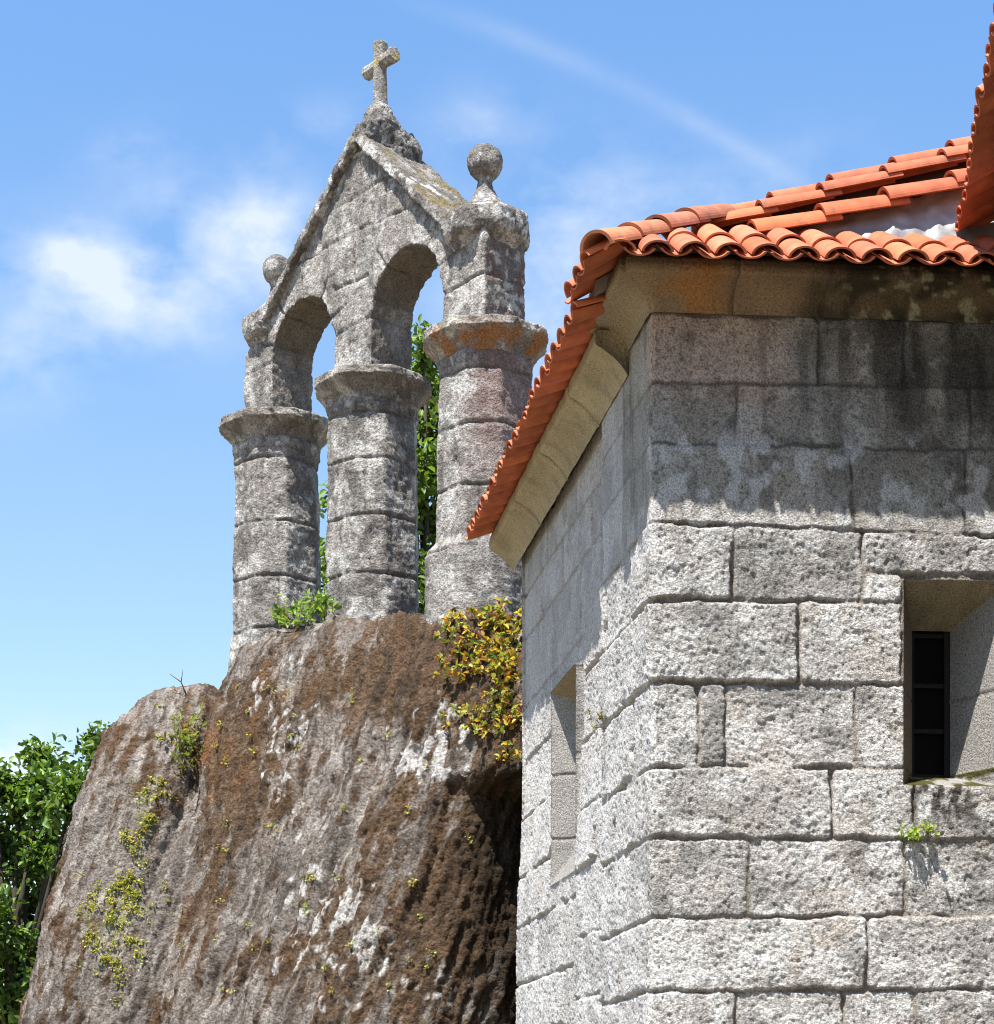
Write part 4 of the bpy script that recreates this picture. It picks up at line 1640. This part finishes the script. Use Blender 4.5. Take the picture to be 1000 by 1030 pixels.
class Leaves:
    def __init__(self, seed):
        self.V, self.F, self.C, self.n = [], [], [], 0
        self.g = np.random.default_rng(seed)

    def add(self, P, D, size, cols, width=0.5, jitter=0.25, fold=0.18):
        """P (n,3) leaf bases, D (n,3) leaf directions"""
        n = len(P)
        g = self.g
        D = D / np.maximum(np.linalg.norm(D, axis=1), 1e-6)[:, None]
        up = g.normal(size=(n, 3)) * 0.7 + np.array([0, 0, 1.0])
        S = np.cross(D, up)
        S /= np.maximum(np.linalg.norm(S, axis=1), 1e-6)[:, None]
        W = np.cross(S, D)
        L = size * g.uniform(.45, 1.4, n)[:, None]
        w = width * L
        # six-point leaf: base, widening lobes, tip; slightly folded along the midrib
        base = P
        p1 = P + D * L * .35 + S * w * .5 + W * L * fold
        p2 = P + D * L * .72 + S * w * .38 + W * L * fold * .7
        tip = P + D * L - W * L * 0.10
        p3 = P + D * L * .72 - S * w * .38 + W * L * fold * .7
        p4 = P + D * L * .35 - S * w * .5 + W * L * fold
        V = np.stack([base, p1, p2, tip, p3, p4], 1).reshape(-1, 3)
        i = (np.arange(n) * 6 + self.n)[:, None]
        F = np.concatenate([i + np.array([[0, 1, 2, 3]]), i + np.array([[0, 3, 4, 5]])])
        cc = cols * (1 + jitter * g.uniform(-1, 1, (n, 1)))
        self.V.append(V)
        self.F.append(F)
        self.C.append(np.repeat(cc, 6, axis=0))
        self.n += 6 * n

    def build(self, name, parent=None, origin=(0, 0, 0)):
        return np_mesh(name, np.concatenate(self.V), np.concatenate(self.F), M_LEAF, parent, np.concatenate(self.C), smooth=False, origin=origin)


def tube(V, F, pts, radii, seg=7):
    pts = [np.array(p, float) for p in pts]
    b0 = len(V)
    for i, p in enumerate(pts):
        d = pts[min(i + 1, len(pts) - 1)] - pts[max(i - 1, 0)]
        d /= max(np.linalg.norm(d), 1e-9)
        x = np.cross(d, [0.3, 0.9, 0.2])
        x /= max(np.linalg.norm(x), 1e-9)
        y = np.cross(d, x)
        for k in range(seg):
            t = 2 * math.pi * k / seg
            V.append(tuple(p + (x * math.cos(t) + y * math.sin(t)) * radii[i]))
    for i in range(len(pts) - 1):
        for k in range(seg):
            a = b0 + i * seg + k
            b = b0 + i * seg + (k + 1) % seg
            F.append((a, b, b + seg, a + seg))
    F.append(tuple(b0 + k for k in reversed(range(seg))))
    F.append(tuple(b0 + (len(pts) - 1) * seg + k for k in range(seg)))


def tree(name, base, clumps, label, seed, leaf=0.11, per=420, greens=((0.075, 0.14, 0.024), (0.13, 0.21, 0.04), (0.035, 0.07, 0.013)), trunk_r=0.22):
    g = np.random.default_rng(seed)
    t = empty(name, base, label, 'tree')
    base = np.array(base, float)
    cen = np.mean([c[0] for c in clumps], axis=0)
    V, F = [], []
    fork = base + np.array([(cen[0] - base[0]) * .4, (cen[1] - base[1]) * .4, (cen[2] - base[2]) * 0.55])
    tube(V, F, [base - [0, 0, .1], base + [0.0, 0, .25], lerp(base, fork, .5) + [.06, 0, 0], fork], [trunk_r * 1.4, trunk_r, trunk_r * .85, trunk_r * .7], 10)
    Lv = Leaves(seed)
    for (c, r, dens) in clumps:
        c = np.array(c, float)
        mid = lerp(fork, c, .5) + g.normal(size=3) * .12 + np.array([0, 0, -.1])
        tube(V, F, [fork, mid, c], [trunk_r * .35, trunk_r * .2, trunk_r * .07], 6)
        ntw = max(5, int(per * dens / 26))
        for k in range(ntw):
            d = g.normal(size=3)
            d /= np.linalg.norm(d)
            end = c + d * r * g.uniform(.45, 1.08)
            tube(V, F, [lerp(c, end, .1), end], [0.012, 0.004], 4)
            m = 26
            tt = g.uniform(.35, 1.05, m)[:, None]
            P = lerp(c, end, tt) + g.normal(size=(m, 3)) * 0.075
            D = d[None] * 0.6 + g.normal(size=(m, 3)) * 0.8 + np.array([0, 0, -.1])
            pick = g.choice(3, m, p=[.5, .3, .2])
            cols = np.array(greens)[pick] * (0.8 + .4 * g.random())
            Lv.add(P, D, leaf, cols, 0.55)
    np_mesh('trunk', V, F, M_BARK, t, origin=tuple(base))
    Lv.build('crown', t, tuple(base))
    return t


def at_px(x, y, Y):
    return ((x - 500) / 2000 * Y, Y, 1.6 + (1115 - y) / 2000 * Y)


g2 = np.random.default_rng(21)
# oak beside the boulder at the left
Yt = 24.0
cl = []
for (x, y, r, d) in [(44, 762, .26, .5), (42, 800, .42, 1), (20, 800, .40, 1), (70, 812, .36, .9), (-5, 790, .45, 1), (98, 752, .20, .45), (112, 748, .16, .3), (82, 790, .2, .4),
                     (10, 850, .6, 1.5), (50, 860, .55, 1.4), (85, 860, .4, 1), (-30, 850, .6, 1.3), (30, 920, .65, 1.6), (-10, 930, .65, 1.5), (60, 930, .5, 1.2),
                     (15, 990, .6, 1.5), (-30, 1000, .6, 1.3), (50, 1000, .5, 1.2), (0, 1060, .6, 1.2), (-60, 930, .6, 1.2), (-80, 1010, .6, 1.2), (40, 1060, .5, 1),
                     (-60, 860, .5, 1), (90, 940, .5, 1)]:
    yy_ = Yt + g2.uniform(-.9, .9)
    cl.append((at_px(x, y, yy_), r, d))
tree('oak_tree', (-6.0, 24.2, 0), cl, 'leafy green oak tree beside the left flank of the boulder', 31, 0.105, 620)
# tree glimpsed between the columns
Yt = 23.0
cl = []
for (x, y, r, d) in [(427, 345, .14, .35), (424, 366, .22, .6), (430, 395, .3, .9), (420, 430, .38, 1.1), (445, 430, .4, 1.1), (410, 475, .45, 1.2), (440, 480, .45, 1.2), (470, 470, .4, 1),
                     (385, 520, .5, 1.2), (420, 530, .5, 1.3), (455, 530, .5, 1.2), (352, 545, .32, .9), (345, 500, .2, .5), (338, 580, .3, .9), (375, 580, .5, 1.2), (420, 590, .5, 1.2), (460, 590, .5, 1.2), (344, 620, .35, 1), (400, 640, .5, 1)]:
    yy_ = Yt + g2.uniform(-.6, .6)
    cl.append((at_px(x, y, yy_), r, d))
tree('slender_tree', (-0.9, 23.2, 0), cl, 'bright green tree rising behind the middle and right columns of the bell gable', 37, 0.10, 420,
     ((0.10, 0.17, 0.025), (0.15, 0.23, 0.04), (0.05, 0.09, 0.015)), 0.16)


def plant(name, spots, label, cat, seed, n_leaf, size, spread, cols, droop=-0.1, width=0.55, stems=True, outward=0.25, stem_len=0.2):
    """low plant: stems from each root spot, leaves along them"""
    g = np.random.default_rng(seed)
    base = np.array(spots[0][0])
    V, F = [], []
    Lv = Leaves(seed)
    for (r, nrm) in spots:
        r = np.array(r)
        nrm = np.array(nrm)
        nn_ = nrm / max(1e-6, np.linalg.norm(nrm))
        ns = max(3, n_leaf // 9)
        for k in range(ns):
            d = nn_ * outward + g.normal(size=3) * 0.45 + np.array([0, 0, .55 + droop])
            d /= np.linalg.norm(d)
            ln = stem_len * g.uniform(.5, 1.25)
            o = r + g.normal(size=3) * spread * np.array([1, .4, .8])
            end = o + d * ln
            mid = lerp(o, end, .5) + g.normal(size=3) * ln * .1
            tube(V, F, [o - nn_ * 0.02, mid, end], [size * .05, size * .04, size * .02], 4)
            m = 9
            tt = g.uniform(.3, 1.08, m)[:, None]
            P = lerp(o, end, tt)
            D = g.normal(size=(m, 3)) * .7 + d[None] * .55 + np.array([0, 0, .1])
            ci = g.choice(len(cols), m)
            Lv.add(P, D, size, np.array(cols)[ci], width, .25)
    Lv.V.append(np.array(V))
    Lv.C.append(np.tile(np.array([0.09, 0.06, 0.03]), (len(V), 1)))
    quads = np.array([f for f in F if len(f) == 4]) + Lv.n
    Lv.F.append(quads)
    t = Lv.build(name, None, tuple(base))
    t['label'] = label
    t['category'] = cat
    return t


GR = [(0.16, 0.27, 0.05), (0.22, 0.33, 0.07), (0.09, 0.15, 0.03)]
sp = []
for (x, y) in [(285 + 5 * k, 617 - 1.9 * k) for k in range(9)]:
    p, n_ = rock_at(x, y + 6)
    sp.append((p, n_))
plant('leafy_plant', sp, 'bright green leafy plant at the foot of the middle and left columns', 'plant', 51, 22, 0.062, .05, GR, 0.1, stem_len=0.20)

AU = [(0.42, 0.26, 0.04), (0.46, 0.38, 0.08), (0.22, 0.25, 0.05), (0.30, 0.16, 0.04), (0.10, 0.15, 0.03), (0.14, 0.06, 0.025), (0.30, 0.33, 0.08)]
sp = []
for k in range(80):
    x = 452 + 72 * g2.random() ** .8
    y = 618 + 135 * g2.random()
    if x < 500 and y > 690 and g2.random() < .6:
        continue
    p, n_ = rock_at(x, y)
    sp.append((p, n_))
plant('creeping_plant', sp, 'yellow and orange leaved plant hanging on the rock beside the chapel corner', 'plant', 53, 40, 0.048, .05, AU, -0.6, stem_len=0.09, outward=.45, width=.6)

sp = []
for (x, y) in [(178, 752), (186, 745), (192, 758), (184, 768), (188, 785)]:
    p, n_ = rock_at(x, y)
    sp.append((p, n_))
plant('rock_fern', sp, 'feathery pale green tuft growing from the cleft in the boulder', 'plant', 57, 60, 0.06, .05,
      [(0.20, 0.24, 0.06), (0.14, 0.20, 0.04), (0.26, 0.22, 0.08)], 0.3, 0.3, stem_len=0.30)

sp = []
for (x, y) in [(912, 842), (922, 843), (930, 841)]:
    s = px_s(x)
    q = C0 + DR * s + NF * 0.01
    sp.append((np.array([q[0], q[1], 1.6 + (1115 - y) / 2000 * (q[1])]), np.array([NF[0], NF[1], 0])))
plant('small_fern', sp, 'small pale green plant in the wall joint under the slit window sill', 'plant', 61, 60, 0.022, .012,
      [(0.30, 0.40, 0.12), (0.20, 0.32, 0.08), (0.36, 0.42, 0.18)], -.1, 0.6, stem_len=0.05, outward=.6)
q = C0 + DL * 1.0 + NL * 0.01
sp = [(np.array([q[0], q[1], 1.6 + (1115 - 728) / 2000 * q[1]]), np.array([NL[0], NL[1], 0]))]
plant('wall_weed', sp, 'tiny olive weed growing in a joint of the left wall near the recess', 'plant', 63, 60, 0.025, .015,
      [(0.18, 0.18, 0.05), (0.22, 0.20, 0.08)], .3, 0.3, stem_len=0.07, outward=.4)

# stonecrop cushions scattered on the rock
Lv = Leaves(71)
for k in range(260):
    u_ = g2.random()
    if u_ < .55:
        t_ = g2.random()
        x = lerp(158, 112, t_) + g2.normal() * 10
        y = lerp(780, 985, t_) + g2.normal() * 8
    elif u_ < .75:
        x, y = 105 + g2.normal() * 18, 925 + g2.normal() * 30
    else:
        x, y = 130 + 340 * g2.random(), 680 + 330 * g2.random()
    if x > 515:
        continue
    if u_ < .75 and math.sin(x * .21 + 1.3) * math.sin(y * .13 + x * .05) < -0.05:
        continue
    p, n_ = rock_at(x, y)
    m = int(10 + 26 * g2.random() ** 2) if u_ < .75 else 9
    rr_ = 0.024 if u_ < .75 else 0.018
    P = p[None] + g2.normal(size=(m, 3)) * rr_ * np.array([1, .5, 1])
    D = n_[None] + g2.normal(size=(m, 3)) * .7
    cols = np.array([(0.32, 0.34, 0.07), (0.40, 0.40, 0.10), (0.22, 0.27, 0.05), (0.36, 0.22, 0.07)])[g2.choice(4, m, p=[.4, .25, .25, .1])]
    Lv.add(P, D, 0.022, cols, 0.8)
sc = Lv.build('stonecrop')
sc['kind'] = 'stuff'
sc['label'] = 'yellow green stonecrop and moss cushions scattered down the boulder'
sc['category'] = 'moss'

# dry twig on top of the rear lobe
p, n_ = rock_at(190, 692)
V, F = [], []
tube(V, F, [p - [0, 0, .05], p + [-.06, 0, .10], p + [-.16, 0, .17]], [.008, .006, .003], 5)
tube(V, F, [p + [-.06, 0, .10], p + [-.045, .02, .22]], [.005, .002], 5)
tw = np_mesh('dry_twig', V, F, M_TWIG, None, origin=tuple(p))
tw['label'] = 'thin dry twig sticking up from the top of the left lobe of the boulder'
tw['category'] = 'twig'
